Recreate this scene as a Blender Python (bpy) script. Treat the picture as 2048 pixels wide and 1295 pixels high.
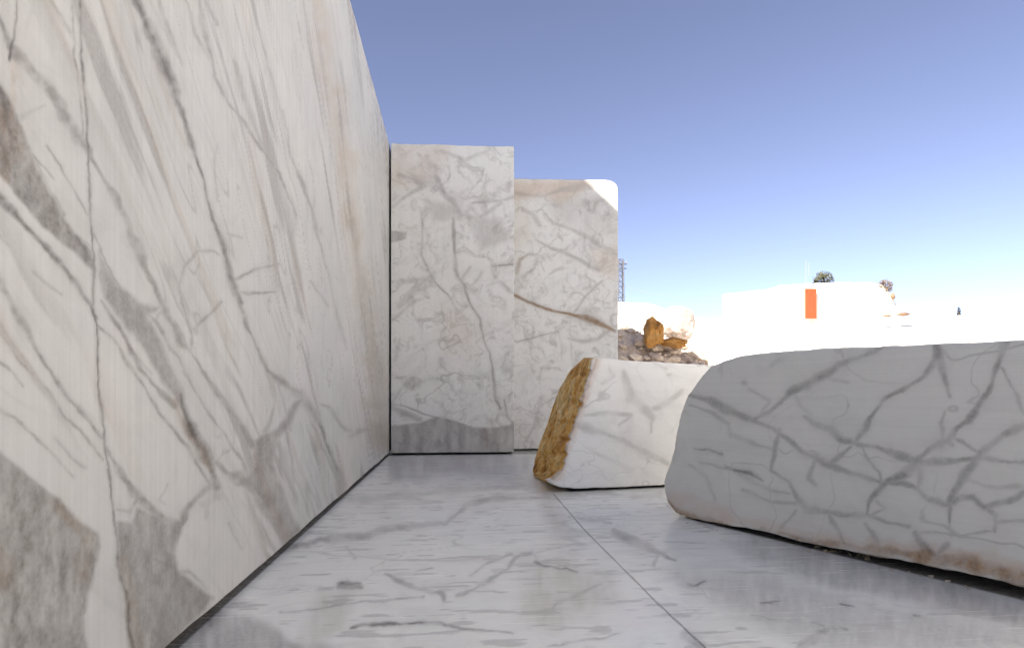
import bpy, math, random
import numpy as np
from mathutils import Vector, noise as mnoise

for o in list(bpy.data.objects):
    bpy.data.objects.remove(o)
C = bpy.context.scene
COL = C.collection
random.seed(7)

# ------------------------------------------------------------------ camera
F = 1150.0                      # focal length measured in units of the 2048 wide picture
HV = 785.0                      # eye level row
VX = 915.0                      # column where the depth axis vanishes
CAMZ = 1.6
YAW = math.atan((1024 - VX) / F)
cam_d = bpy.data.cameras.new('camera')
cam = bpy.data.objects.new('camera', cam_d)
COL.objects.link(cam)
cam.location = (0, 0, CAMZ)
cam.rotation_euler = (math.radians(90), 0, -YAW)
cam_d.sensor_width = 36
cam_d.lens = 36 * F / 2048
cam_d.shift_y = (HV - 647.5) / 2048
cam_d.clip_start = 0.05
cam_d.clip_end = 6000
C.camera = cam
C.render.resolution_x = 1024
C.render.resolution_y = 647

# ------------------------------------------------------------------ light
SUN = Vector((-1.0, -0.85, 0.94)).normalized()
EL = math.asin(SUN.z)
ROT = math.atan2(SUN.x, SUN.y)
w = bpy.data.worlds.new('World')
C.world = w
w.use_nodes = True
nt = w.node_tree
bg = nt.nodes['Background']
sky = nt.nodes.new('ShaderNodeTexSky')
sky.sky_type = 'NISHITA'
sky.sun_disc = False
sky.sun_elevation = EL
sky.sun_rotation = ROT
sky.altitude = 900
sky.air_density = 0.6
sky.dust_density = 0.6
sky.ozone_density = 2.5
hs = nt.nodes.new('ShaderNodeHueSaturation')
hs.inputs['Hue'].default_value = 0.516
hs.inputs['Saturation'].default_value = 0.80
nt.links.new(sky.outputs[0], hs.inputs['Color'])
tn = nt.nodes.new('ShaderNodeMix')
tn.data_type = 'RGBA'
tn.blend_type = 'MULTIPLY'
tn.inputs[0].default_value = 1.0
tn.inputs[7].default_value = (1.0, 1.0, 0.95, 1)
nt.links.new(hs.outputs[0], tn.inputs[6])
nt.links.new(tn.outputs[2], bg.inputs[0])
bg.inputs[1].default_value = 0.1
sd = bpy.data.lights.new('sun', 'SUN')
sd.energy = 5.0
sd.angle = math.radians(0.5)
sd.color = (1.0, 0.95, 0.86)
so = bpy.data.objects.new('sun', sd)
COL.objects.link(so)
so.rotation_euler = SUN.to_track_quat('Z', 'Y').to_euler()
so.location = (-30, -20, 40)
C.view_settings.view_transform = 'Standard'
C.view_settings.look = 'None'
C.view_settings.exposure = 1.46
C.view_settings.gamma = 1.0

# ------------------------------------------------------------------ projection helpers (used to measure the place off the photograph)
FW = Vector((math.sin(YAW), math.cos(YAW), 0))
RT = Vector((math.cos(YAW), -math.sin(YAW), 0))
EYE = Vector((0, 0, CAMZ))


def ray(u, v):
    return FW + RT * ((u - 1024) / F) + Vector((0, 0, (HV - v) / F))


def on_plane(u, v, p0, n):
    d = ray(u, v)
    t = (p0 - EYE).dot(n) / d.dot(n)
    return EYE + d * t


def on_floor(u, v, z=0.0):
    return on_plane(u, v, Vector((0, 0, z)), Vector((0, 0, 1)))


def at(u, v, Y):
    return on_plane(u, v, Vector((0, Y, 0)), Vector((0, 1, 0)))


def chart_uv(P):
    """drawing chart of a stone face: where each point of the face sits in the measured drawing"""
    Q = P - np.array(EYE)
    f = Q @ np.array(FW)
    r = Q @ np.array(RT)
    ok = f > 0.3
    f = np.where(ok, f, 0.3)
    u = 1024 + F * r / f
    v = HV - F * Q[:, 2] / f
    u = np.where(ok, u, -9999)
    return u, v


# ------------------------------------------------------------------ numpy noise
def _h(ix, iy, s):
    n = (ix * 374761393 + iy * 668265263 + s * 982451653) & 0xFFFFFFFF
    n = ((n ^ (n >> 13)) * 1274126177) & 0xFFFFFFFF
    return ((n ^ (n >> 16)) & 0xFFFF) / 65535.0


def vnoise(x, y, s=0):
    ix = np.floor(x).astype(np.int64)
    iy = np.floor(y).astype(np.int64)
    fx = x - ix
    fy = y - iy
    fx = fx * fx * fx * (fx * (fx * 6 - 15) + 10)
    fy = fy * fy * fy * (fy * (fy * 6 - 15) + 10)
    a = _h(ix, iy, s); b = _h(ix + 1, iy, s); c = _h(ix, iy + 1, s); d = _h(ix + 1, iy + 1, s)
    return (a + (b - a) * fx) * (1 - fy) + (c + (d - c) * fx) * fy


def fbm(x, y, s=0, o=4, g=0.5):
    r = 0; a = 1; t = 0
    for k in range(o):
        r = r + a * vnoise(x * 2 ** k + 13.7 * k, y * 2 ** k + 7.1 * k, s + k)
        t += a; a *= g
    return r / t - 0.5      # about -0.35..0.35


def seg_d(u, v, x0, y0, x1, y1):
    dx, dy = x1 - x0, y1 - y0
    L = dx * dx + dy * dy + 1e-9
    t = np.clip(((u - x0) * dx + (v - y0) * dy) / L, 0, 1)
    return np.hypot(u - x0 - t * dx, v - y0 - t * dy), t


GREY, DARK, RUST, WARM = 0, 1, 2, 3


def draw(P, items, warp=1.0, seed=0, fat=1.25):
    """evaluate the vein drawing on the points P of a face; returns N x 4 strengths"""
    u0, v0 = chart_uv(P)
    n1 = fbm(u0 / 60, v0 / 60, seed, 4)
    n2 = fbm(u0 / 60 + 50, v0 / 60 + 9, seed + 20, 4)
    n3 = fbm(u0 / 11, v0 / 11, seed + 40, 2)
    n4 = fbm(u0 / 11 + 31, v0 / 11, seed + 50, 2)
    U = u0 + warp * (16 * n1 + 3 * n3)
    V = v0 + warp * (16 * n2 + 3 * n4)
    mod = np.clip(0.78 + 1.2 * fbm(u0 / 26, v0 / 26, seed + 60, 3), 0.5, 1.0)
    wv = np.clip(1 + 2.4 * fbm(u0 / 45 + 5, v0 / 45, seed + 70, 2) * 0.7, 0.6, 1.45)
    out = np.zeros((len(P), 4), np.float32)
    for it in items:
        kind, ch, st = it[0], it[1], it[2]
        if kind == 'L':
            pts = it[3]
            soft = it[4] if len(it) > 4 else 1.0
            val = np.zeros(len(P), np.float32)
            for k in range(len(pts) - 1):
                x0, y0, w0 = pts[k]; x1, y1, w1 = pts[k + 1]
                m = max(w0, w1) * 2.2 + 26
                sel = np.nonzero((u0 > min(x0, x1) - m) & (u0 < max(x0, x1) + m) &
                                 (v0 > min(y0, y1) - m) & (v0 < max(y0, y1) + m))[0]
                if len(sel) == 0:
                    continue
                if soft < 0:       # ruled line, no wandering
                    d, t = seg_d(u0[sel], v0[sel], x0, y0, x1, y1)
                    wd = w0 + (w1 - w0) * t
                    q = np.clip(1 - (d / (wd * 0.62 + 0.4)) ** 2, 0, 1)
                else:
                    d, t = seg_d(U[sel], V[sel], x0, y0, x1, y1)
                    wd = (w0 + (w1 - w0) * t) * wv[sel] * fat
                    core = np.clip(1 - (d / (wd * 0.62 + 0.5)) ** 2, 0, 1)
                    halo = np.clip(1 - d / (wd * 1.5 + 5), 0, 1) ** 2 * 0.28
                    q = np.maximum(core * mod[sel], halo * soft)
                val[sel] = np.maximum(val[sel], q)
            out[:, ch] = np.maximum(out[:, ch], val * st)
        elif kind == 'P':
            pts = it[3]; fe = it[4]
            inside = np.zeros(len(P), bool)
            dm = np.full(len(P), 1e9)
            n = len(pts)
            for k in range(n):
                x0, y0 = pts[k]; x1, y1 = pts[(k + 1) % n]
                d, t = seg_d(U, V, x0, y0, x1, y1)
                dm = np.minimum(dm, d)
                if y0 != y1:
                    c = ((y0 > V) != (y1 > V)) & (U < (x1 - x0) * (V - y0) / (y1 - y0) + x0)
                    inside ^= c
            sdv = np.where(inside, dm, -dm)
            q = np.clip(sdv / fe + 0.5, 0, 1)
            q = q * q * (3 - 2 * q)
            tex = np.clip(0.85 + 0.9 * fbm(u0 / 14, v0 / 40, seed + 80, 3), 0.4, 1.1)
            out[:, ch] = np.maximum(out[:, ch], q * st * tex)
    np.clip(out * np.array([1.12, 1.1, 1.1, 1.0], np.float32), 0, 1, out=out)
    return out


def crackle(A, x, y, cell, width, strength, seed, mask=0.0):
    """net of healed cracks: zero lines of a smooth noise, present only in patches"""
    n = fbm(x / cell, y / cell, seed, 4, 0.45)
    gx = np.abs(n - fbm(x / cell + 0.35, y / cell, seed, 2) * 0.0)
    line = np.clip(1 - gx / width, 0, 1) ** 0.7
    pm = np.clip((fbm(x / (cell * 1.7) + 9, y / (cell * 1.7), seed + 5, 3) - mask) * 7 + 0.5, 0, 1)
    A[:, 0] = np.maximum(A[:, 0], line * pm * strength)


# ------------------------------------------------------------------ materials
def newmat(name):
    m = bpy.data.materials.new(name)
    m.use_nodes = True
    return m, m.node_tree, m.node_tree.nodes['Principled BSDF']


def nd(t, typ, **kw):
    n = t.nodes.new(typ)
    for k, v in kw.items():
        setattr(n, k, v)
    return n


def mix(t, fac, a, b, mode='MIX'):
    n = nd(t, 'ShaderNodeMix', data_type='RGBA', blend_type=mode)
    for s, val in ((n.inputs['Factor'], fac), (n.inputs['A'], a), (n.inputs['B'], b)):
        pass
    def put(s, val):
        if isinstance(val, (int, float)):
            s.default_value = val
        elif isinstance(val, tuple):
            s.default_value = (*val, 1)
        else:
            t.links.new(val, s)
    put(n.inputs[0], fac); put(n.inputs[6], a); put(n.inputs[7], b)
    return n.outputs[2]


def noise(t, vec, scale, detail=4, rough=0.55, dist=0.0):
    n = nd(t, 'ShaderNodeTexNoise')
    n.inputs['Scale'].default_value = scale
    n.inputs['Detail'].default_value = detail
    n.inputs['Roughness'].default_value = rough
    n.inputs['Distortion'].default_value = dist
    if vec is not None:
        t.links.new(vec, n.inputs['Vector'])
    return n.outputs['Fac']


def ramp(t, fac, lo, hi, a=0.0, b=1.0):
    n = nd(t, 'ShaderNodeMapRange')
    n.inputs[1].default_value = lo; n.inputs[2].default_value = hi
    n.inputs[3].default_value = a; n.inputs[4].default_value = b
    t.links.new(fac, n.inputs[0])
    return n.outputs[0]


def mapping(t, rot=(0, 0, 0), scale=(1, 1, 1), loc=(0, 0, 0)):
    g = nd(t, 'ShaderNodeNewGeometry')
    r = nd(t, 'ShaderNodeMapping')
    r.inputs['Rotation'].default_value = rot
    r.inputs['Location'].default_value = loc
    t.links.new(g.outputs['Position'], r.inputs['Vector'])
    s = nd(t, 'ShaderNodeMapping')
    s.inputs['Scale'].default_value = scale
    t.links.new(r.outputs[0], s.inputs['Vector'])
    return s.outputs[0]


def mul(t, a, b):
    n = nd(t, 'ShaderNodeMath', operation='MULTIPLY')
    for s, v in zip(n.inputs, (a, b)):
        if isinstance(v, (int, float)):
            s.default_value = v
        else:
            t.links.new(v, s)
    return n.outputs[0]


def marble(name, base, tint, vein, streak_rot, streak_scale, streak_amt, mottle_amt, rough=0.5,
           saw_rot=(0, 0, 0), saw_scale=(1, 1, 1), saw_amt=0.06, bump=0.15, warm=(0.62, 0.5, 0.42),
           rust=(0.34, 0.19, 0.07), dark=(0.06, 0.05, 0.045), spec=0.3, seed=0.0):
    m, t, p = newmat(name)
    L = t.links.new
    at_ = nd(t, 'ShaderNodeAttribute', attribute_name='stone')
    sep = nd(t, 'ShaderNodeSeparateColor')
    L(at_.outputs['Color'], sep.inputs[0])
    iso = mapping(t, loc=(seed, seed * 1.7, seed * 0.6))
    c = mix(t, ramp(t, noise(t, iso, 0.55, 5, 0.6, 0.6), 0.38, 0.64), base, tint)
    # clouded grey mottling
    mo = ramp(t, noise(t, iso, 1.9, 9, 0.66, 1.4), 0.50, 0.74)
    c = mix(t, mul(t, mo, mottle_amt), c, vein)
    mo2 = ramp(t, noise(t, iso, 11.0, 8, 0.7, 0.8), 0.52, 0.8)
    c = mix(t, mul(t, mo2, mottle_amt * 0.35), c, vein)
    # blushes of pink and of green grey
    c = mix(t, ramp(t, noise(t, iso, 1.3, 4, 0.6, 0.5), 0.5, 0.7, 0, 0.28), c, tuple(a * k_ for a, k_ in zip(base, (1.0, 0.94, 0.95))))
    c = mix(t, ramp(t, noise(t, iso, 0.9, 4, 0.6, 0.9), 0.52, 0.7, 0, 0.35), c, tuple(a * k_ for a, k_ in zip(base, (0.84, 0.88, 0.87))))
    # long streaks that follow the grain
    st = mapping(t, streak_rot, streak_scale, (seed, 0, seed))
    s1 = ramp(t, noise(t, st, 1.0, 7, 0.66, 0.5), 0.53, 0.76)
    c = mix(t, mul(t, s1, streak_amt), c, vein)
    # saw marks
    sw = mapping(t, saw_rot, saw_scale)
    s2 = noise(t, sw, 1.0, 5, 0.7)
    c = mix(t, mul(t, ramp(t, s2, 0.42, 0.75), saw_amt * 3), c, vein)
    # drawn features
    c = mix(t, at_.outputs['Alpha'], c, warm)
    brk = ramp(t, noise(t, iso, 38.0, 5, 0.7), 0.25, 0.7, 0.62, 1.0)
    c = mix(t, mul(t, sep.outputs[0], brk), c, vein)
    rn = mix(t, ramp(t, noise(t, iso, 17, 6, 0.7), 0.35, 0.65), rust, tuple(x * 0.45 for x in rust))
    c = mix(t, mul(t, sep.outputs[2], brk), c, rn)
    c = mix(t, mul(t, sep.outputs[1], brk), c, dark)
    # grain of crystals
    gr = noise(t, iso, 160.0, 3, 0.8)
    c = mix(t, ramp(t, gr, 0.3, 0.7, 0.0, 0.10), c, vein)
    L(c, p.inputs['Base Color'])
    rg = nd(t, 'ShaderNodeMath', operation='MULTIPLY_ADD')
    L(s2, rg.inputs[0]); rg.inputs[1].default_value = 0.35; rg.inputs[2].default_value = rough - 0.17
    L(rg.outputs[0], p.inputs['Roughness'])
    p.inputs['Specular IOR Level'].default_value = spec
    b = nd(t, 'ShaderNodeBump')
    b.inputs['Strength'].default_value = bump
    b.inputs['Distance'].default_value = 0.01
    hsum = nd(t, 'ShaderNodeMath', operation='ADD')
    L(noise(t, iso, 45, 6, 0.7), hsum.inputs[0]); L(s2, hsum.inputs[1])
    L(hsum.outputs[0], b.inputs['Height'])
    L(b.outputs[0], p.inputs['Normal'])
    return m


def rockmat(name, cols, scale=6.0, stretch=(1, 1, 1), rot=(0, 0, 0), rough=0.9, bump=0.7, dist=0.03, fine=5):
    m, t, p = newmat(name)
    L = t.links.new
    v = mapping(t, rot, stretch)
    n1 = noise(t, v, scale, 8, 0.7, 0.6)
    cr = nd(t, 'ShaderNodeValToRGB')
    e = cr.color_ramp.elements
    for k, (pos, col) in enumerate(cols):
        if k < 2:
            el = e[k]; el.position = pos
        else:
            el = e.new(pos)
        el.color = (*col, 1)
    L(n1, cr.inputs[0])
    n2 = noise(t, v, scale * fine, 8, 0.7)
    c = mix(t, ramp(t, n2, 0.45, 0.7, 0, 0.6), cr.outputs[0], tuple(x * 0.5 for x in cols[0][1]))
    L(c, p.inputs['Base Color'])
    p.inputs['Roughness'].default_value = rough
    b = nd(t, 'ShaderNodeBump')
    b.inputs['Strength'].default_value = bump; b.inputs['Distance'].default_value = dist
    L(n2, b.inputs['Height']); L(b.outputs[0], p.inputs['Normal'])
    return m


def flat(name, col, rough=0.7, metal=0.0, var=0.25, scale=8):
    m, t, p = newmat(name)
    g = mapping(t)
    c = mix(t, ramp(t, noise(t, g, scale, 6, 0.65), 0.3, 0.7), col, tuple(x * (1 - var) for x in col))
    t.links.new(c, p.inputs['Base Color'])
    p.inputs['Roughness'].default_value = rough
    p.inputs['Metallic'].default_value = metal
    return m


R45 = math.radians
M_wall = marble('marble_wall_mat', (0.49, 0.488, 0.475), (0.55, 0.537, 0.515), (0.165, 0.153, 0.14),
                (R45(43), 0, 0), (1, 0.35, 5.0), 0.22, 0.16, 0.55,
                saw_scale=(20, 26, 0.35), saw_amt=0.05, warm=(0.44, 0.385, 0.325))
M_slab = marble('marble_slab_mat', (0.68, 0.665, 0.625), (0.69, 0.68, 0.65), (0.27, 0.245, 0.225),
                (0, R45(30), 0), (0.7, 1, 2.2), 0.28, 0.8, 0.6,
                saw_scale=(9, 9, 0.3), saw_amt=0.03, warm=(0.55, 0.45, 0.36), seed=3.3)
M_block = marble('marble_block_mat', (0.675, 0.675, 0.64), (0.70, 0.695, 0.655), (0.27, 0.262, 0.25),
                 (0, R45(20), 0), (0.8, 1, 2.0), 0.12, 0.10, 0.6,
                 saw_scale=(0.4, 0.4, 26), saw_amt=0.03, bump=0.4, rust=(0.42, 0.24, 0.10), seed=8.1)
M_block2 = marble('marble_block_small_mat', (0.80, 0.79, 0.75), (0.78, 0.77, 0.74), (0.34, 0.32, 0.305),
                  (0, R45(-30), 0), (0.8, 1, 2.0), 0.2, 0.22, 0.6,
                  saw_scale=(1.2, 1, 18), saw_amt=0.02, bump=0.3, seed=12.0)
M_floor = marble('marble_floor_mat', (0.92, 0.92, 0.85), (0.90, 0.90, 0.84), (0.31, 0.295, 0.285),
                 (0, 0, R45(4)), (0.55, 2.4, 1), 0.14, 0.26, 0.23,
                 saw_rot=(0, 0, 0), saw_scale=(0.7, 30, 1), saw_amt=0.045, bump=0.06,
                 warm=(0.55, 0.53, 0.45), spec=0.5, seed=5.0)
M_far = marble('far_marble_mat', (0.82, 0.77, 0.69), (0.85, 0.81, 0.74), (0.55, 0.51, 0.46),
               (0, 0, 0), (0.1, 0.1, 0.9), 0.25, 0.2, 0.8, saw_scale=(1, 1, 1), saw_amt=0.0, bump=0.3)


# ------------------------------------------------------------------ object helpers
def tag(o, label=None, cat=None, group=None, kind=None):
    if label: o['label'] = label
    if cat: o['category'] = cat
    if group: o['group'] = group
    if kind: o['kind'] = kind
    return o


def link_mesh(name, V, Fc, mat, parent=None, attr=None, smooth=False):
    me = bpy.data.meshes.new(name)
    V = np.asarray(V, dtype=np.float32)
    if isinstance(Fc, np.ndarray):       # all quads
        me.vertices.add(len(V))
        me.vertices.foreach_set('co', V.ravel())
        me.loops.add(Fc.size)
        me.loops.foreach_set('vertex_index', Fc.ravel().astype(np.int32))
        me.polygons.add(len(Fc))
        me.polygons.foreach_set('loop_start', np.arange(0, Fc.size, 4, dtype=np.int32))
        me.update(calc_edges=True)
    else:
        me.from_pydata([tuple(v) for v in V], [], Fc)
    if attr is not None:
        a = me.attributes.new('stone', 'FLOAT_COLOR', 'POINT')
        a.data.foreach_set('color', np.asarray(attr, np.float32).ravel())
    if isinstance(mat, (list, tuple)):
        for m in mat:
            me.materials.append(m)
    else:
        me.materials.append(mat)
    if smooth:
        me.polygons.foreach_set('use_smooth', [True] * len(me.polygons))
    me.update()
    o = bpy.data.objects.new(name, me)
    COL.objects.link(o)
    if parent is not None:
        o.parent = parent
    return o


def grid_quads(ny, nx, off=0, flip=False):
    i = np.arange(ny - 1)[:, None]; j = np.arange(nx - 1)[None, :]
    a = i * nx + j + off
    q = np.stack([a, a + 1, a + nx + 1, a + nx], -1).reshape(-1, 4)
    return q[:, ::-1] if flip else q


def resample(pts, n, by=None):
    P = np.array([tuple(p) for p in pts], float)
    d = np.r_[0, np.cumsum(np.linalg.norm(np.diff(P, axis=0), axis=1))]
    s = np.linspace(0, d[-1], n)
    return np.stack([np.interp(s, d, P[:, k]) for k in range(3)], 1)


def coons(bottom, right, top, left):
    """bottom, top: nx points left to right; left, right: ny points bottom to top"""
    nx, ny = len(bottom), len(left)
    s = np.linspace(0, 1, nx)[None, :, None]; t = np.linspace(0, 1, ny)[:, None, None]
    B, T, Lf, R = bottom[None], top[None], left[:, None], right[:, None]
    return ((1 - t) * B + t * T + (1 - s) * Lf + s * R
            - ((1 - s) * (1 - t) * bottom[0] + s * (1 - t) * bottom[-1] + (1 - s) * t * top[0] + s * t * top[-1]))


def solid(name, G, D, rings, ringfn, mat, attr_front, attr_side=None, parent=None, skip_left=False):
    """closed block: dense front sheet G (ny,nx,3), swept back along D over the depths in rings"""
    ny, nx = G.shape[:2]
    V = [G.reshape(-1, 3)]
    Q = [grid_quads(ny, nx)]
    idx = np.arange(ny * nx).reshape(ny, nx)
    loop = np.r_[idx[0, :-1], idx[:-1, -1], idx[-1, :0:-1], idx[:0:-1, 0]]
    side = np.r_[np.zeros(nx - 1), np.ones(ny - 1), np.full(nx - 1, 2), np.full(ny - 1, 3)].astype(int)
    LP = V[0][loop]
    n = len(loop)
    base = ny * nx
    prev = loop
    nsel = np.arange(n)
    nxt = (nsel + 1) % n
    Dv = np.array(D)
    for k, dep in enumerate(rings):
        P = LP + Dv * dep
        P = ringfn(P, k, dep, side, LP)
        V.append(P)
        cur = base + nsel
        q = np.stack([prev[nsel], cur[nsel], cur[nxt], prev[nxt]], 1)
        if skip_left:
            q = q[side != 3]
        Q.append(q)
        base += n
        prev = cur
    # back cap: fan of quads to a line of centre points
    cen = V[-1].mean(0)
    V.append(cen[None])
    ev = nsel[::2]
    q = np.stack([prev[ev], np.full(len(ev), base), prev[(ev + 2) % n], prev[(ev + 1) % n]], 1)
    if n % 2 == 1:
        q = q[:-1]
    Q.append(q)
    Vv = np.concatenate(V); Qq = np.concatenate(Q)
    A = np.zeros((len(Vv), 4), np.float32)
    A[:ny * nx] = attr_front
    if attr_side is not None:
        A[ny * nx:] = attr_side(Vv[ny * nx:])
    return link_mesh(name, Vv, Qq, mat, parent, A)


def rough_noise(P, sc, seed=0):
    return fbm(P[:, 0] * sc + P[:, 2] * sc * 0.7 + seed, P[:, 1] * sc - P[:, 2] * sc * 0.6, seed, 4)


def gap_shade(V):
    A = np.zeros((len(V), 4), np.float32)
    A[:, 1] = 0.9 * (V[:, 2] < 0.11)  # shade of the gap painted dark on the lowest sides
    return A


# ------------------------------------------------------------------ setting: ground and far terrain
WX = on_floor(778, 910).x            # plane of the tall wall on the left
Y1 = on_floor(900, 909).y            # plane of the first upright slab
Y2 = on_floor(1100, 899).y           # plane of the second one, further back

S = 3000.0
g = link_mesh('ground', [(-S, -S, -0.35), (S, -S, -0.35), (S, S, -0.35), (-S, S, -0.35)], [(0, 1, 2, 3)], M_far,
              attr=np.zeros((4, 4)))
tag(g, kind='structure')

# far slope: sunlit white quarry terrain, one height sheet
xs = np.linspace(-80, 190, 271)
ys = np.r_[np.linspace(12, 25.6, 60), np.linspace(26, 70, 111), np.linspace(72, 400, 60)]
XX, YY = np.meshgrid(xs, ys)
prof_u = [700, 1230, 1290, 1340, 1385, 1445, 1600, 1810, 2040, 2300]
prof_v = [600, 606, 611, 628, 637, 638, 637, 636, 628, 618]
pp = [at(a, b, 60) for a, b in zip(prof_u, prof_v)]
crest = np.interp(XX, [p.x for p in pp], [p.z for p in pp])
tt = np.clip((YY - 27) / 33, 0, 1)
steps = tt + 0.045 * np.sin(tt * 22)            # worked terraces
ZZ = -0.35 + (crest + 0.35) * np.clip(steps, 0, 1) + 0.35 * fbm(XX * 0.3, YY * 0.3, 4, 4) * np.clip(tt * 6, 0, 1) * (tt < 0.99)
ZZ = np.where(YY > 60.5, crest - 0.15, ZZ)
sm = lambda q: np.clip(q, 0, 1) ** 2 * (3 - 2 * np.clip(q, 0, 1))
bounce_mound = sm((XX - 11.5) / 2.5) * sm((YY - 12.3) / 3.0) * np.minimum(1.25 + 0.105 * YY, 4.1) * sm((45 - YY) / 15)  # rise added to bounce sunlight onto the far wall and slabs
ZZ = np.maximum(ZZ, -0.36 + bounce_mound + 0.25 * fbm(XX * 0.5, YY * 0.5, 14, 4) * (bounce_mound > 0.3))
g = link_mesh('terrain', np.stack([XX, YY, ZZ], -1).reshape(-1, 3), grid_quads(len(ys), len(xs)), M_far,
              attr=np.zeros((XX.size, 4)))
tag(g, kind='structure')

# hillside: the uncut quarry benches above and left of the tall wall; the foreground lies in its shade
hx = np.array([-70, -40, -16, -15.9, -6.1, -6.0, -5.98, WX - 3.4])
hz = np.array([34, 30, 26, 16.8, 16.6, 16.45, 7.0, 6.9])
hy = np.linspace(-60, 12.5, 90)
HX, HY = np.meshgrid(hx, hy)
HZ = np.tile(hz, (len(hy), 1)).astype(float)
jit = fbm(HY * 0.4, HX * 0.3, 2, 4)
HZ[:, 4:6] += (jit[:, 4:6]) * 0.7 - (np.clip((hy - 10.6) / 1.9, 0, 1) * 2.6)[:, None]
ridge = np.clip((hy - 3.2) / 2.6, 0, 1)[:, None]      # the high bench only stands behind the far part of the wall
HZ[:, :6] = 7.4 + (HZ[:, :6] - 7.4) * ridge + 0.25 * jit[:, :6] * (1 - ridge)
HX2 = HX.copy()
HX2[:, 2:6] += jit[:, 2:6] * 0.5
HV_ = np.stack([HX2, HY, HZ], -1)
n0 = HV_.shape[1]
Vh = HV_.reshape(-1, 3)
Qh = grid_quads(len(hy), n0, flip=False)
endc = []
base = len(Vh)
low = HV_[-1].copy(); low[:, 2] = -0.3
lowb = HV_[0].copy(); lowb[:, 2] = -0.3
Vh = np.concatenate([Vh, low, lowb])
last = (len(hy) - 1) * n0
q1 = np.array([[last + k, last + k + 1, base + k + 1, base + k] for k in range(n0 - 1)])
q2 = np.array([[k + 1, k, base + n0 + k, base + n0 + k + 1] for k in range(n0 - 1)])
g = link_mesh('hillside', Vh, np.concatenate([Qh, q1, q2]), M_far, attr=np.zeros((len(Vh), 4)))
tag(g, kind='structure')

# added stepped benches, unseen right of the pit, bouncing sunlight onto the shaded stone
bx0 = [9.8, 10.4, 13.0, 13.8, 17, 18, 60]
bz0 = [-0.3, 6.2, 6.4, 12.6, 12.9, 19.0, 20.0]
by0 = np.linspace(-9, 8.0, 70)
JX, JY = np.meshgrid(np.arange(7), by0)
jn = fbm(JY * 0.3, JX * 3.1, 91, 4)
VB = np.stack([np.array(bx0)[JX] + jn * 0.9, JY, np.array(bz0)[JX] + jn * 0.25], -1)
n7 = 7
Vq = VB.reshape(-1, 3)
lw = VB[-1].copy(); lw[:, 2] = -0.3
lw0 = VB[0].copy(); lw0[:, 2] = -0.3
b_ = len(Vq)
Vq = np.concatenate([Vq, lw, lw0])
l_ = (len(by0) - 1) * n7
qq = np.array([[l_ + k + 1, l_ + k, b_ + k, b_ + k + 1] for k in range(n7 - 1)])
g = link_mesh('bounce_terrace', Vq, np.concatenate([grid_quads(len(by0), n7), qq, np.array([[k, k + 1, b_ + n7 + k + 1, b_ + n7 + k] for k in range(n7 - 1)])]), M_far, attr=np.zeros((len(Vq), 4)))
tag(g, kind='structure')

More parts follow.
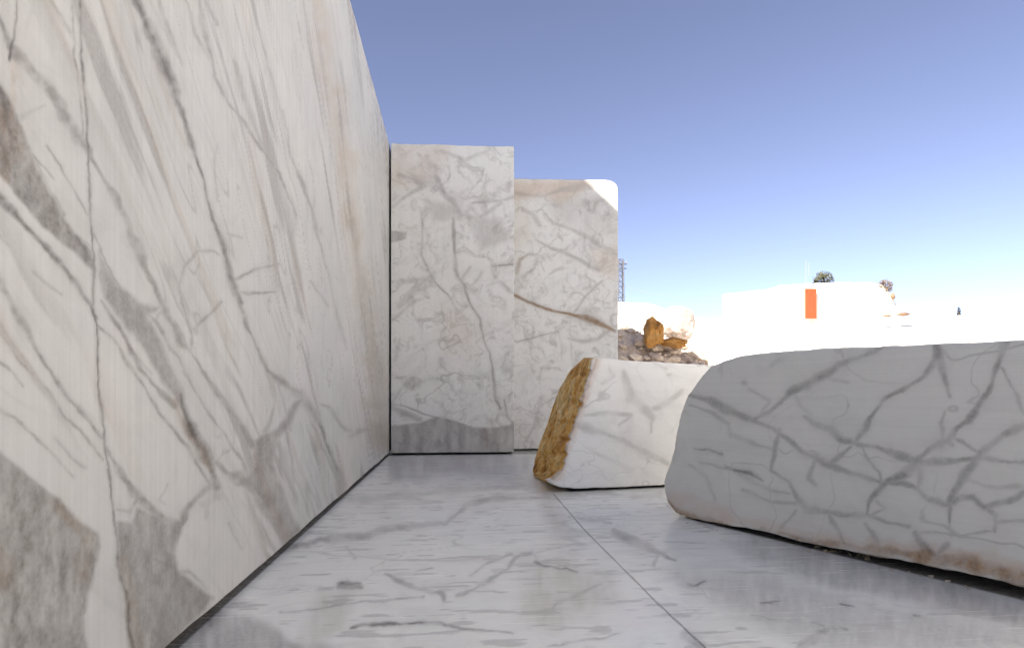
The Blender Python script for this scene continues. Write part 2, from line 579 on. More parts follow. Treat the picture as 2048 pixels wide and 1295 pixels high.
# ------------------------------------------------------------------ quarry floor
vrow = np.arange(880, 1330, 1.6)
yr = F * CAMZ / (vrow - HV)
yr = np.r_[-30, -15, -8, -4, -2, 0, 1, 1.8, 2.5, 3.0, yr[::-1], np.linspace(20.5, 27, 5)]
xc = np.r_[-30, -20, -12, -8, -5, -3.4, np.arange(-2.6, 6.6, 0.0125), 7, 8, 10, 13, 18, 25, 40]
FX, FY = np.meshgrid(xc, yr)
FP = np.stack([FX, FY, np.zeros_like(FX)], -1).reshape(-1, 3)
L_ = 'L'; P_ = 'P'
floor_items = [
    (L_, GREY, .62, [(560, 1096, 16), (663, 1074, 14), (739, 1067, 12), (796, 1055, 13), (891, 1044, 11), (930, 1010, 10), (987, 994, 9), (1097, 994, 5)]),
    (L_, GREY, .6, [(770, 1147, 4), (792, 1162, 6), (853, 1177, 6), (884, 1185, 7), (888, 1200, 6)]),
    (L_, GREY, .55, [(915, 1195, 5), (930, 1185, 6), (968, 1158, 6), (1017, 1139, 6), (1032, 1116, 5), (1060, 1108, 4)]),
    (L_, GREY, .5, [(937, 1147, 3), (968, 1124, 4), (1025, 1109, 4)]),
    (L_, GREY, .75, [(701, 1257, 4), (720, 1248, 8), (777, 1246, 6), (872, 1246, 5), (930, 1257, 4), (1025, 1269, 3)]),
    (L_, DARK, .45, [(704, 1255, 2), (722, 1249, 4), (775, 1246, 3), (850, 1246, 2)]),
    (L_, GREY, .5, [(560, 1225, 3), (700, 1205, 4), (850, 1190, 3)]),
    (L_, DARK, .55, [(682, 1163, 5), (700, 1162, 9), (722, 1164, 4)]), (L_, GREY, .7, [(680, 1168, 12), (722, 1172, 12)]),
    (L_, DARK, .4, [(832, 1135, 3), (850, 1135, 4), (868, 1135, 2)]),
    (P_, GREY, .55, [(430, 1212), (503, 1234), (533, 1250), (556, 1265), (587, 1280), (680, 1296), (700, 1330), (300, 1330), (330, 1290)], 26),
    (L_, GREY, .5, [(690, 1090, 3), (712, 1110, 5)]),
    (P_, GREY, .42, [(782, 912), (1075, 908), (1060, 940), (900, 950), (782, 965)], 22),
    (L_, GREY, .3, [(700, 1000, 8), (860, 985, 10), (1060, 965, 8)]),
    (L_, GREY, .35, [(1090, 985, 14), (1320, 990, 10)]),
    (L_, GREY, .75, [(1067, 1125, 5), (1148, 1146, 5)]),
    (L_, DARK, .3, [(1070, 1126, 2), (1140, 1144, 2)]),
    (L_, GREY, .7, [(1230, 1064, 10), (1266, 1084, 11), (1307, 1100, 9), (1348, 1120, 6)]),
    (L_, GREY, .5, [(1303, 1130, 6), (1315, 1105, 6)]),
    (L_, GREY, .4, [(1138, 1033, 3), (1220, 1048, 4)]),
    (L_, GREY, .4, [(1340, 1010, 5), (1420, 1060, 4)]),
    (P_, GREY, .45, [(1450, 1085), (1560, 1080), (1700, 1112), (1900, 1155), (2060, 1215), (2060, 1260), (1850, 1210), (1650, 1175), (1500, 1120)], 34),
    (P_, GREY, .34, [(1330, 1140), (1560, 1150), (1800, 1220), (2060, 1260), (2060, 1320), (1640, 1300), (1450, 1210)], 60),
    (L_, DARK, .5, [(1372, 1165, 3), (1394, 1166, 6), (1410, 1162, 3)]), (L_, DARK, .5, [(1520, 1205, 2), (1542, 1207, 4), (1560, 1203, 2)]),
    (L_, DARK, .5, [(1680, 1210, 2), (1691, 1212, 5), (1706, 1216, 2)]), (L_, DARK, .5, [(1828, 1232, 4), (1840, 1231, 4)]),
    (L_, GREY, .7, [(1600, 1290, 14), (1624, 1279, 14), (1660, 1260, 10), (1690, 1262, 8)]),
    (L_, GREY, .5, [(1500, 1230, 4), (1580, 1240, 8), (1650, 1255, 4)]),
    (L_, GREY, .5, [(1100, 1290, 4), (1180, 1275, 6), (1240, 1262, 3)]),
    (L_, GREY, .45, [(1085, 1230, 4), (1110, 1205, 6), (1180, 1180, 4), (1200, 1165, 3)]),
    (L_, GREY, .6, [(1370, 1270, 20), (1400, 1295, 22)]),
    (P_, WARM, .45, [(1050, 1120), (1230, 1150), (1240, 1200), (1100, 1260), (1040, 1240)], 60),
    (P_, WARM, .4, [(640, 1180), (710, 1180), (690, 1260), (620, 1290), (600, 1270)], 40),
    (L_, DARK, .75, [(1107, 987, 1.3), (1169, 1059, 1.8), (1235, 1125, 2.0), (1317, 1207, 2.4), (1394, 1279, 3.0), (1450, 1332, 3.2)], -1),
]
floor_items = [(it[0], it[1], min(0.95, it[2] * 1.35), *it[3:]) for it in floor_items]
FA = draw(FP, floor_items, 1.0, 3, 1.35)
crackle(FA, FP[:, 0] * 0.6, FP[:, 1], 0.9, 0.010, 0.45, 401, 0.0)
crackle(FA, FP[:, 0] * 0.5 + 7, FP[:, 1] + 2, 1.7, 0.016, 0.4, 411, 0.0)
# shade painted dark into the floor colour in the joints and under the blocks
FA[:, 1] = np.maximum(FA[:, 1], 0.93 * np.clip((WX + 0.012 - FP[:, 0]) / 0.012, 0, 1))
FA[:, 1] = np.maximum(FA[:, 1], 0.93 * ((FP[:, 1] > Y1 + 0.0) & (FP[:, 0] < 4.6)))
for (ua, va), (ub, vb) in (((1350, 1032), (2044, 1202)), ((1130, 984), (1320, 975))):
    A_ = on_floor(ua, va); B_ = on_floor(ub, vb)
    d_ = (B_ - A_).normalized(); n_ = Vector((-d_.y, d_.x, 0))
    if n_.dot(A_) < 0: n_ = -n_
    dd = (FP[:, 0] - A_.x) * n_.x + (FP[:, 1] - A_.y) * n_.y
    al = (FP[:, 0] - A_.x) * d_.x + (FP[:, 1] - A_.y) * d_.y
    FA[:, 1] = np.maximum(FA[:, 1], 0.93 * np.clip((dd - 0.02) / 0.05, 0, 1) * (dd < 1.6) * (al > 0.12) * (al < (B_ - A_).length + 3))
# small dark pits drawn out along the saw direction
pit = fbm(FP[:, 0] * 3.2, FP[:, 1] * 14, 77, 3)
FA[:, 0] = np.maximum(FA[:, 0], np.clip((pit - 0.17) * 7, 0, 0.5) * (np.abs(FP[:, 0] - 2) < 5))
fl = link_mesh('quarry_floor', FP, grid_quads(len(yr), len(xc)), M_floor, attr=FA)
tag(fl, kind='structure')

# ------------------------------------------------------------------ tall wall on the left
ucol = np.arange(-60, 786, 2.2)
wx_items = []
ycols = []
for u in ucol:
    d = ray(u, HV)
    ycols.append(WX / d.x * d.y)
ycols = np.array(ycols)
ycols = np.r_[-26, -18, -12, -7, -4, -2, -0.5, 0.5, 1.1, 1.5, ycols[ycols > 1.7], Y1 + 0.4, Y1 + 1.0, Y2 + 0.3]
ycols = np.unique(ycols)
ztop = at(785, 284, Y1).z
tz = np.r_[np.arange(0, 0.5, 0.012), np.arange(0.5, 3.3, 0.0068), np.arange(3.3, 5.2, 0.012), np.arange(5.2, ztop, 0.022)]
tz = np.unique(np.r_[tz, ztop]) / ztop
WYs, WT = np.meshgrid(ycols, tz)
zb = 0.068 + 0.03 * fbm(WYs * 1.8, WYs * 0 + 3, 5, 4)
zt = ztop + 0.05 * fbm(WYs * 1.1, WYs * 0 + 9, 6, 4)
WZ = zb + (zt - zb) * WT
WXX = np.full_like(WYs, WX) + 0.006 * fbm(WYs * 1.3, WZ * 1.3, 8, 3)
G = np.stack([WXX, WYs, WZ], -1)
WPf = G.reshape(-1, 3)
wall_items = [
    (L_, GREY, .72, [(-40, 5, 10), (0, 45, 12), (22, 95, 13), (45, 120, 17), (100, 186, 17), (146, 256, 17), (178, 305, 14), (186, 322, 8), (196, 335, 9), (225, 385, 13), (262, 465, 13), (290, 530, 12), (330, 612, 11), (362, 690, 8), (385, 706, 4)]),
    (L_, GREY, .8, [(36, 0, 5), (25, 90, 6), (22, 120, 7)]), (L_, DARK, .6, [(25, 80, 3), (22, 115, 6)]), (L_, DARK, .4, [(-5, 30, 5), (14, 78, 4)]),
    (L_, GREY, .7, [(143, 10, 3), (150, 100, 3), (160, 200, 3.5), (168, 280, 3)]),
    (L_, GREY, .75, [(158, -10, 4), (163, 100, 4), (170, 200, 4), (178, 310, 5), (180, 350, 5), (181, 450, 4), (186, 527, 5), (189, 630, 6)]),
    (L_, DARK, .45, [(158, -10, 1.4), (163, 100, 1.6), (170, 200, 1.2), (178, 310, 2), (181, 450, 1.6), (186, 527, 2), (189, 630, 3), (190, 650, 2)]),
    (L_, GREY, .85, [(190, 640, 4), (197, 750, 4), (205, 850, 4), (213, 900, 4), (220, 965, 4), (228, 1040, 5), (240, 1130, 6), (255, 1210, 8), (268, 1300, 10)]),
    (L_, DARK, .5, [(190, 640, 2), (197, 750, 1.5), (205, 850, 2.0), (213, 900, 2), (228, 1040, 2), (240, 1130, 2.5), (255, 1210, 3), (268, 1300, 4)]),
    (L_, GREY, .4, [(100, -5, 5), (143, 65, 4)]),
    (P_, GREY, .92, [(-60, 60), (0, 170), (15, 196), (30, 226), (55, 281), (75, 331), (95, 371), (120, 427), (146, 462), (181, 502), (187, 545), (165, 525), (140, 500), (110, 475), (85, 455), (50, 410), (20, 372), (0, 352), (-60, 300)], 12),
    (L_, DARK, .62, [(-20, 165, 12), (5, 190, 9), (14, 240, 9), (20, 270, 4)]), (L_, DARK, .45, [(5, 280, 8), (12, 320, 10), (6, 345, 8)]),
    (L_, RUST, .35, [(0, 230, 30), (22, 300, 30)]), (L_, RUST, .3, [(2, 330, 14), (14, 362, 12), (25, 140, 12)]), (L_, RUST, .22, [(28, 130, 18), (40, 170, 12)]),
    (L_, DARK, .3, [(60, 290, 3), (100, 375, 3), (125, 430, 4)]),
    (L_, DARK, .45, [(0, 400, 10), (15, 418, 12)]),
    (L_, GREY, .9, [(-40, 350, 12), (0, 396, 14), (30, 427, 12), (65, 467, 13), (100, 502, 12), (130, 542, 11), (160, 577, 12), (186, 607, 12), (192, 637, 8)]),
    (L_, DARK, .4, [(30, 427, 3), (100, 505, 3), (130, 542, 4), (160, 577, 5), (186, 610, 8), (191, 632, 6)]),
    (L_, DARK, .35, [(140, 465, 3), (165, 495, 5), (184, 530, 6)]),
    (L_, GREY, .6, [(95, 290, 3), (120, 330, 3), (150, 385, 4), (178, 430, 3)]),
    (L_, GREY, .5, [(60, 300, 2), (110, 360, 3)]),
    (L_, GREY, .55, [(110, 430, 4), (150, 470, 3), (186, 500, 3)]),
    (L_, GREY, .45, [(0, 470, 5), (30, 500, 4), (60, 535, 6), (120, 590, 4)]),
    (L_, GREY, .7, [(-20, 530, 18), (0, 560, 20), (20, 595, 17), (45, 645, 14), (76, 696, 10), (101, 746, 8), (131, 792, 8), (162, 822, 9), (192, 858, 8), (209, 880, 5)]),
    (L_, DARK, .3, [(76, 696, 3), (101, 746, 3), (131, 792, 4), (162, 824, 3), (205, 876, 2)]),
    (L_, GREY, .65, [(-10, 655, 8), (0, 665, 7), (40, 721, 6), (91, 772, 6), (131, 832, 5), (177, 878, 5), (207, 918, 4)]),
    (L_, GREY, .55, [(-10, 815, 5), (30, 837, 4), (76, 878, 4), (116, 918, 3), (150, 955, 3)]),
    (L_, GREY, .6, [(-10, 720, 10), (15, 735, 8), (45, 770, 4)]),
    (L_, GREY, .5, [(111, 875, 6), (130, 898, 4), (146, 915, 4), (172, 938, 6)]),
    (P_, GREY, .82, [(-80, 860), (0, 903), (30, 928), (76, 964), (111, 994), (147, 1030), (197, 1070), (197, 1095), (190, 1146), (177, 1186), (167, 1237), (177, 1320), (-80, 1320)], 14),
    (L_, RUST, .24, [(110, 1010, 22), (170, 1075, 20), (165, 1150, 20)]), (L_, DARK, .22, [(165, 1190, 5), (172, 1300, 7)]),
    (L_, RUST, .22, [(-20, 1090, 40), (0, 1150, 40)]), (L_, DARK, .2, [(0, 905, 5), (60, 955, 4), (120, 1000, 4)]),
    (P_, GREY, .72, [(230, 1040), (263, 1045), (273, 1012), (304, 1028), (334, 1043), (362, 1045), (375, 1030), (362, 1060), (354, 1080), (349, 1110), (354, 1146), (385, 1166), (425, 1199), (380, 1242), (324, 1320), (262, 1320), (248, 1197), (238, 1095)], 12),
    (L_, RUST, .22, [(250, 1120, 16), (262, 1200, 20), (275, 1290, 22)]),
    (L_, DARK, .22, [(300, 1110, 5), (345, 1140, 5), (400, 1190, 4)]),
    (L_, GREY, .8, [(213, 893, 6), (238, 938, 12), (273, 989, 13), (304, 1020, 11), (329, 1040, 8), (364, 1045, 8), (370, 1022, 12), (405, 984, 14), (430, 964, 12)]),
    (L_, GREY, .7, [(232, 1015, 6), (262, 1020, 5), (270, 1000, 5)]),
    (L_, GREY, .6, [(354, 1146, 4), (375, 1144, 4), (398, 1165, 5), (412, 1180, 4)]),
    (P_, GREY, .68, [(196, 500), (215, 535), (236, 567), (280, 602), (325, 612), (296, 628), (300, 650), (325, 690), (350, 740), (374, 800), (362, 815), (330, 770), (290, 700), (250, 660), (215, 600), (196, 550)], 16),
    (L_, GREY, .7, [(192, 650, 4), (238, 691, 5), (263, 736, 5), (294, 782, 5), (324, 832, 4), (354, 868, 5), (385, 913, 6), (415, 964, 6)]),
    (L_, DARK, .3, [(223, 640, 3), (268, 706, 4), (304, 746, 4)]),
    (L_, GREY, .75, [(205, 600, 4), (240, 660, 5), (283, 740, 6), (330, 790, 9), (350, 812, 8)]),
    (L_, GREY, .7, [(240, 590, 4), (283, 640, 6), (324, 706, 8), (350, 756, 8), (364, 792, 6)]),
    (L_, GREY, .55, [(186, 470, 3), (215, 530, 4), (250, 590, 4), (310, 640, 3), (345, 700, 3)]),
    (L_, DARK, .85, [(360, 788, 3), (368, 812, 4), (380, 842, 6), (390, 870, 6), (394, 896, 4)]),
    (L_, GREY, .9, [(364, 800, 10), (385, 850, 14), (400, 895, 16), (420, 938, 15), (430, 972, 14)]),
    (L_, RUST, .35, [(352, 800, 8), (372, 850, 8), (400, 905, 12), (418, 940, 10)]),
    (L_, DARK, .35, [(400, 890, 4), (412, 920, 6), (420, 945, 4)]),
    (L_, GREY, .6, [(304, 640, 4), (354, 711, 5), (385, 772, 5), (430, 842, 5), (486, 918, 5), (500, 950, 6)]),
    (L_, GREY, .65, [(372, 640, 3), (384, 672, 4), (383, 706, 5), (405, 738, 7), (435, 787, 9), (470, 840, 8), (506, 888, 8)]),
    (L_, GREY, .5, [(349, 640, 3), (380, 706, 4)]),
    (L_, GREY, .92, [(262, -20, 12), (273, 0, 14), (301, 65, 18), (326, 115, 19), (351, 190, 16), (369, 240, 11), (396, 321, 7), (427, 427, 7), (447, 492, 7), (462, 552, 9), (472, 587, 9), (480, 607, 5)]),
    (L_, DARK, .38, [(273, 0, 3), (301, 65, 4), (326, 115, 3), (351, 190, 4), (369, 240, 3), (396, 321, 2.5), (427, 427, 2.5), (447, 492, 2.5), (462, 552, 5), (474, 590, 4)]),
    (L_, GREY, .75, [(474, 600, 4), (499, 664, 5), (533, 743, 8), (563, 763, 14), (597, 788, 18), (627, 827, 12), (652, 881, 6), (681, 941, 5), (691, 982, 4)]),
    (L_, DARK, .25, [(499, 664, 2), (533, 743, 3), (563, 763, 3)]), (L_, DARK, .25, [(627, 827, 2), (652, 881, 3), (680, 940, 2)]),
    (L_, GREY, .5, [(320, 0, 5), (326, 30, 6), (351, 90, 6), (365, 130, 3)]), (L_, GREY, .35, [(300, 0, 4), (330, 60, 6), (356, 110, 4)]),
    (L_, GREY, .65, [(396, 0, 5), (402, 30, 6), (415, 99, 7), (430, 153, 6), (464, 217, 6), (509, 277, 6), (538, 316, 6), (558, 346, 5), (590, 430, 3)]),
    (L_, GREY, .55, [(408, -5, 7), (420, 25, 7), (432, 48, 4)]), (L_, GREY, .4, [(370, -5, 6), (395, 80, 5), (440, 170, 4)]),
    (L_, GREY, .6, [(566, 220, 3), (583, 316, 5), (607, 370, 5), (622, 420, 5), (637, 484, 5), (650, 534, 3)]),
    (L_, GREY, .4, [(520, 60, 3), (545, 160, 4), (565, 240, 3)]),
    (L_, GREY, .4, [(470, 120, 6), (500, 230, 10), (545, 330, 6)]),
    (L_, GREY, .5, [(622, 562, 4), (640, 585, 6), (657, 610, 4)]), (L_, GREY, .3, [(640, 500, 4), (660, 560, 5), (690, 700, 4)]),
    (L_, WARM, .85, [(636, -20, 34), (640, 0, 34), (657, 140, 33), (682, 280, 31), (706, 440, 27), (728, 600, 24), (742, 700, 26), (753, 800, 34), (762, 880, 30)]),
    (L_, GREY, .3, [(706, 440, 10), (728, 600, 14), (742, 700, 20), (753, 800, 30), (760, 880, 28)]),
    (L_, GREY, .35, [(560, 380, 10), (590, 500, 14), (600, 620, 10)]),
    (L_, GREY, .65, [(466, 563, 6), (488, 550, 5), (510, 540, 5), (560, 527, 4)]), (L_, GREY, .6, [(480, 585, 4), (498, 588, 6), (553, 585, 5)]),
    (L_, GREY, .6, [(440, 608, 4), (412, 635, 5), (388, 662, 5)]), (L_, GREY, .5, [(376, 650, 4), (359, 577, 4), (371, 532, 4), (396, 502, 5), (427, 502, 5), (437, 510, 3)]),
    (L_, GREY, .35, [(437, 290, 3), (430, 330, 4), (438, 400, 3)]), (L_, GREY, .3, [(455, 470, 3), (485, 478, 4)]),
    (P_, GREY, .72, [(510, 882), (530, 868), (555, 858), (588, 800), (604, 795), (578, 850), (552, 885), (545, 930), (555, 960), (575, 1000), (604, 1062), (578, 1088), (545, 1050), (520, 1000), (490, 960), (510, 930)], 14),
    (L_, GREY, .7, [(430, 925, 10), (449, 941, 16), (499, 966, 22), (528, 1015, 18), (553, 1055, 18), (575, 1084, 18)]),
    (L_, GREY, .5, [(568, 847, 3), (583, 921, 6), (588, 966, 5)]), (L_, GREY, .5, [(607, 812, 4), (637, 877, 5), (677, 946, 4)]),
    (L_, GREY, .55, [(640, 810, 4), (657, 817, 6), (680, 855, 8), (700, 862, 5)]), (L_, GREY, .5, [(700, 872, 4), (718, 862, 6), (738, 860, 4)]),
    (L_, GREY, .45, [(533, 745, 4), (545, 800, 4), (538, 845, 5), (528, 868, 8)]), (L_, GREY, .4, [(555, 770, 3), (580, 860, 3)]),
    (L_, GREY, .4, [(459, 1045, 4), (470, 1070, 4), (484, 1099, 4)]), (L_, GREY, .3, [(520, 1060, 8), (545, 1085, 6)]),
    (L_, GREY, .4, [(590, 960, 4), (615, 1000, 4), (622, 1030, 3)]), (L_, GREY, .35, [(430, 990, 20), (405, 1010, 16)]),
    (L_, GREY, .3, [(20, 250, 8), (90, 210, 6)]), (L_, GREY, .3, [(330, 1010, 3), (318, 1000, 3), (335, 965, 3)]),
]
WA = draw(WPf, wall_items, 0.8, 11, 1.35)
al_ = (WPf[:, 1] - WPf[:, 2]) * 0.7071 + 0.5 * fbm(WPf[:, 1] * 0.6, WPf[:, 2] * 0.6, 101, 3)
ac_ = (WPf[:, 1] + WPf[:, 2]) * 0.7071 + 0.25 * fbm(WPf[:, 1] * 0.8, WPf[:, 2] * 0.8, 102, 4)
bund = np.clip((fbm(al_ * 0.35, ac_ * 1.1, 103, 3) - 0.02) * 9, 0, 1)
fine = np.clip((fbm(al_ * 0.8, ac_ * 8, 104, 4, 0.55) - 0.04) * 8, 0, 1)
hair = np.clip(1 - np.abs(fbm(al_ * 0.45, ac_ * 3.0, 105, 3)) / 0.014, 0, 1)
WA[:, 0] = np.maximum(WA[:, 0], 0.5 * bund * fine)
WA[:, 0] = np.maximum(WA[:, 0], 0.42 * hair * np.clip((fbm(al_ * 0.5, ac_ * 0.9, 106, 3)) * 8 + 0.4, 0, 1))
WA[:, 2] = np.maximum(WA[:, 2], 0.20 * bund * np.clip((fbm(al_ * 0.7, ac_ * 6, 107, 4) - 0.08) * 9, 0, 1))
crackle(WA, WPf[:, 1], WPf[:, 2], 1.4, 0.006, 0.35, 108, 0.05)
RW = [0.01, 0.05, 0.3, 0.6, 1.4, 3.2]


def wall_ring(P, k, dep, side, LP):
    P = P.copy()
    b = side == 0
    if k >= 3:
        P[b, 2] = -0.02
    t = side == 2
    P[t, 2] += 0.05 * rough_noise(P[t], 2.0, 4)
    return P


o = solid('marble_wall', G, (-1, 0, 0), RW, wall_ring, M_wall, WA, gap_shade)
tag(o, 'towering sawn marble wall with diagonal grey veins along the left side', 'wall')

# ------------------------------------------------------------------ the two upright slabs closing the pit
def slab(name, x0, x1, Y, z0, ztl, ztr, items, seed, nx, ny, label, thick, chipped=0.02, round_r=0.0):
    s = np.linspace(x0, x1, nx); t = np.linspace(0, 1, ny)
    SX, ST = np.meshgrid(s, t)
    zt_ = ztl + (ztr - ztl) * (SX - x0) / (x1 - x0) + chipped * 2 * fbm(SX * 2.3, SX * 0, seed, 5)
    if round_r:
        q = np.clip((SX - (x1 - round_r)) / round_r, 0, 1)
        zt_ = zt_ - round_r * 0.8 * (1 - np.sqrt(1 - q ** 2 * 0.98))
    zb_ = z0 + 0.02 * fbm(SX * 2.5, SX * 0 + 4, seed, 4)
    SZ = zb_ + (zt_ - zb_) * ST
    edge = np.clip((SX - (x1 - 0.05)) / 0.05, 0, 1)
    SX = SX + edge * 0.03 * fbm(SZ * 3, SZ * 0 + 2, seed + 1, 4)
    SY = Y + 0.008 * fbm(SX * 1.5, SZ * 1.5, seed + 2, 3)
    G = np.stack([SX, SY, SZ], -1)
    A = draw(G.reshape(-1, 3), items, 0.55, seed, 1.2)
    gp = G.reshape(-1, 3)
    crackle(A, gp[:, 0], gp[:, 2], 0.9, 0.010, 0.55, seed + 200, -0.02)
    crackle(A, gp[:, 0] + 3, gp[:, 2] * 1.3, 1.6, 0.012, 0.6, seed + 210, 0.0)
    crackle(A, gp[:, 0] + 3, gp[:, 2], 0.6, 0.012, 0.22, seed + 220, 0.05)

    def rf(P, k, dep, side, LP):
        P = P.copy()
        if k >= 2:
            P[side == 0, 2] = -0.02
        m = side == 2
        P[m, 2] += 0.06 * rough_noise(P[m], 2.0, 4)
        return P
    o = solid(name, G, (0, 1, 0), [0.01, 0.2, 0.5, thick], rf, M_slab, A, gap_shade)
    tag(o, label, 'block')
    return o


p1 = at(784, 287, Y1); p2 = at(1028, 293, Y1)
s1 = [
    (L_, GREY, .75, [(846, 440, 5), (844, 510, 5), (857, 543, 5), (873, 568, 5), (901, 593, 4), (918, 620, 3)]),
    (L_, GREY, .85, [(905, 435, 4), (909, 480, 5), (911, 510, 5), (914, 552, 6), (929, 574, 7), (943, 610, 7), (960, 636, 7), (963, 660, 5), (972, 690, 3), (981, 707, 4), (989, 765, 5), (992, 798, 5), (1001, 815, 4)]),
    (L_, DARK, .25, [(914, 552, 2), (929, 574, 3), (943, 610, 3), (960, 636, 3)]), (L_, DARK, .3, [(989, 765, 2), (992, 798, 3), (1001, 815, 2)]),
    (L_, GREY, .7, [(940, 532, 4), (921, 560, 6)]), (L_, GREY, .7, [(962, 544, 5), (947, 568, 4)]),
    (L_, GREY, .6, [(868, 330, 8), (879, 366, 9), (887, 385, 10), (905, 402, 12), (921, 430, 9)]),
    (L_, GREY, .6, [(948, 407, 7), (976, 405, 7), (1004, 399, 8), (1034, 391, 7)]), (L_, GREY, .5, [(960, 440, 8), (1000, 405, 6)]),
    (L_, DARK, .5, [(999, 529, 2), (1026, 527, 3)]), (L_, GREY, .7, [(985, 530, 4), (1027, 527, 5)]),
    (L_, DARK, .3, [(886, 382, 3), (890, 386, 3)]),
    (L_, DARK, .5, [(784, 804, 3), (813, 813, 3), (843, 826, 3), (872, 833, 2), (904, 839, 2), (945, 852, 1.5)], 0.3),
    (L_, GREY, .5, [(787, 800, 4), (813, 765, 3)]), (L_, GREY, .8, [(1008, 800, 4), (1015, 833, 5), (1026, 843, 4)]),
    (P_, GREY, .62, [(776, 850), (840, 845), (872, 832), (904, 838), (945, 853), (989, 853), (1012, 850), (1040, 838), (1040, 925), (776, 925)], 7),
    (L_, GREY, .6, [(784, 812, 10), (840, 838, 10)]),
    (L_, RUST, .3, [(970, 856, 8), (973, 880, 8), (972, 900, 5)]), (L_, DARK, .2, [(925, 870, 4), (928, 900, 3)]),
    (P_, DARK, .28, [(776, 850), (840, 845), (872, 832), (904, 838), (945, 853), (989, 853), (1012, 850), (1040, 838), (1040, 925), (776, 925)], 6),
    (P_, GREY, .7, [(782, 462), (815, 463), (813, 478), (782, 485)], 5),
    (P_, GREY, .42, [(930, 430), (1000, 440), (1020, 480), (960, 500), (950, 475)], 20), (P_, GREY, .4, [(850, 400), (920, 410), (930, 440), (870, 440)], 18),
    (L_, GREY, .5, [(786, 415, 6), (810, 395, 6), (850, 372, 8), (800, 350, 6)]), (L_, GREY, .45, [(800, 610, 10), (850, 560, 12), (800, 560, 8)]),
    (L_, GREY, .4, [(786, 640, 6), (830, 600, 6)]), (L_, GREY, .4, [(790, 720, 6), (800, 680, 5)]),
    (L_, GREY, .45, [(975, 570, 6), (1000, 560, 8), (1020, 580, 6)]), (L_, GREY, .4, [(880, 300, 6), (930, 320, 6), (980, 300, 5)]),
    (P_, WARM, .45, [(782, 285), (900, 285), (880, 350), (820, 380), (782, 370)], 40), (P_, WARM, .35, [(880, 600), (950, 640), (950, 720), (890, 700)], 50),
]
slab('marble_block', WX + 0.055, p2.x, Y1, 0.06, p1.z, p2.z, s1, 21, 230, 560,
     'tall pinkish marble block with dark grey foot in the corner beside the veined wall', Y2 - Y1 - 0.06)
q1_ = at(1030, 362, Y2); q2_ = at(1236, 362, Y2)
s2_ = [
    (L_, GREY, .6, [(1074, 477, 6), (1101, 496, 8), (1129, 507, 8), (1151, 518, 8), (1199, 538, 6)]),
    (L_, GREY, .6, [(1090, 430, 5), (1107, 449, 7), (1143, 460, 9), (1185, 482, 9), (1226, 505, 8)]),
    (L_, RUST, .35, [(1035, 545, 5), (1040, 518, 5), (1060, 507, 4)]), (L_, GREY, .5, [(1035, 545, 5), (1040, 518, 5), (1060, 507, 4)]),
    (L_, GREY, .8, [(1028, 592, 4), (1063, 604, 5), (1107, 622, 6), (1151, 633, 6), (1174, 636, 10), (1198, 645, 10), (1232, 660, 5)]),
    (L_, RUST, .95, [(1028, 592, 4), (1063, 604, 3), (1107, 622, 4), (1151, 633, 4), (1174, 636, 9), (1198, 646, 8), (1230, 659, 4)]),
    (L_, DARK, .3, [(1165, 634, 3), (1198, 646, 4)]),
    (L_, GREY, .6, [(1022, 677, 4), (1036, 685, 5), (1077, 671, 5), (1116, 663, 4)]),
    (L_, GREY, .6, [(1136, 677, 4), (1166, 683, 5), (1198, 677, 6), (1221, 660, 6)]),
    (L_, GREY, .55, [(1206, 560, 4), (1174, 592, 4), (1148, 627, 4)]), (L_, GREY, .4, [(1080, 795, 5), (1075, 824, 5), (1066, 853, 5), (1051, 880, 4)]),
    (L_, GREY, .7, [(1102, 722, 4), (1107, 724, 4)]), (L_, GREY, .3, [(1118, 665, 3), (1124, 720, 3)]), (L_, GREY, .3, [(1140, 640, 3), (1142, 720, 3)]),
    (P_, WARM, .85, [(1020, 360), (1240, 360), (1170, 380), (1120, 410), (1090, 395), (1020, 400)], 24),
    (L_, GREY, .5, [(1030, 385, 8), (1080, 395, 8), (1130, 380, 14), (1190, 370, 14)]),
    (P_, GREY, .35, [(1090, 400), (1230, 380), (1240, 470), (1180, 470), (1110, 440)], 40),
    (P_, WARM, .5, [(1180, 500), (1240, 490), (1240, 560), (1190, 540)], 20), (P_, WARM, .3, [(1030, 400), (1070, 470), (1030, 500)], 30),
    (L_, GREY, .5, [(1045, 420, 8), (1065, 430, 10), (1080, 450, 6)]),
]
slab('marble_block', WX + 0.02, q2_.x, Y2, 0.035, q1_.z, q2_.z + 0.02, s2_, 33, 330, 460,
     'shorter upright marble block with a sunlit top corner beside the pylon', 1.7, 0.012, 0.34)

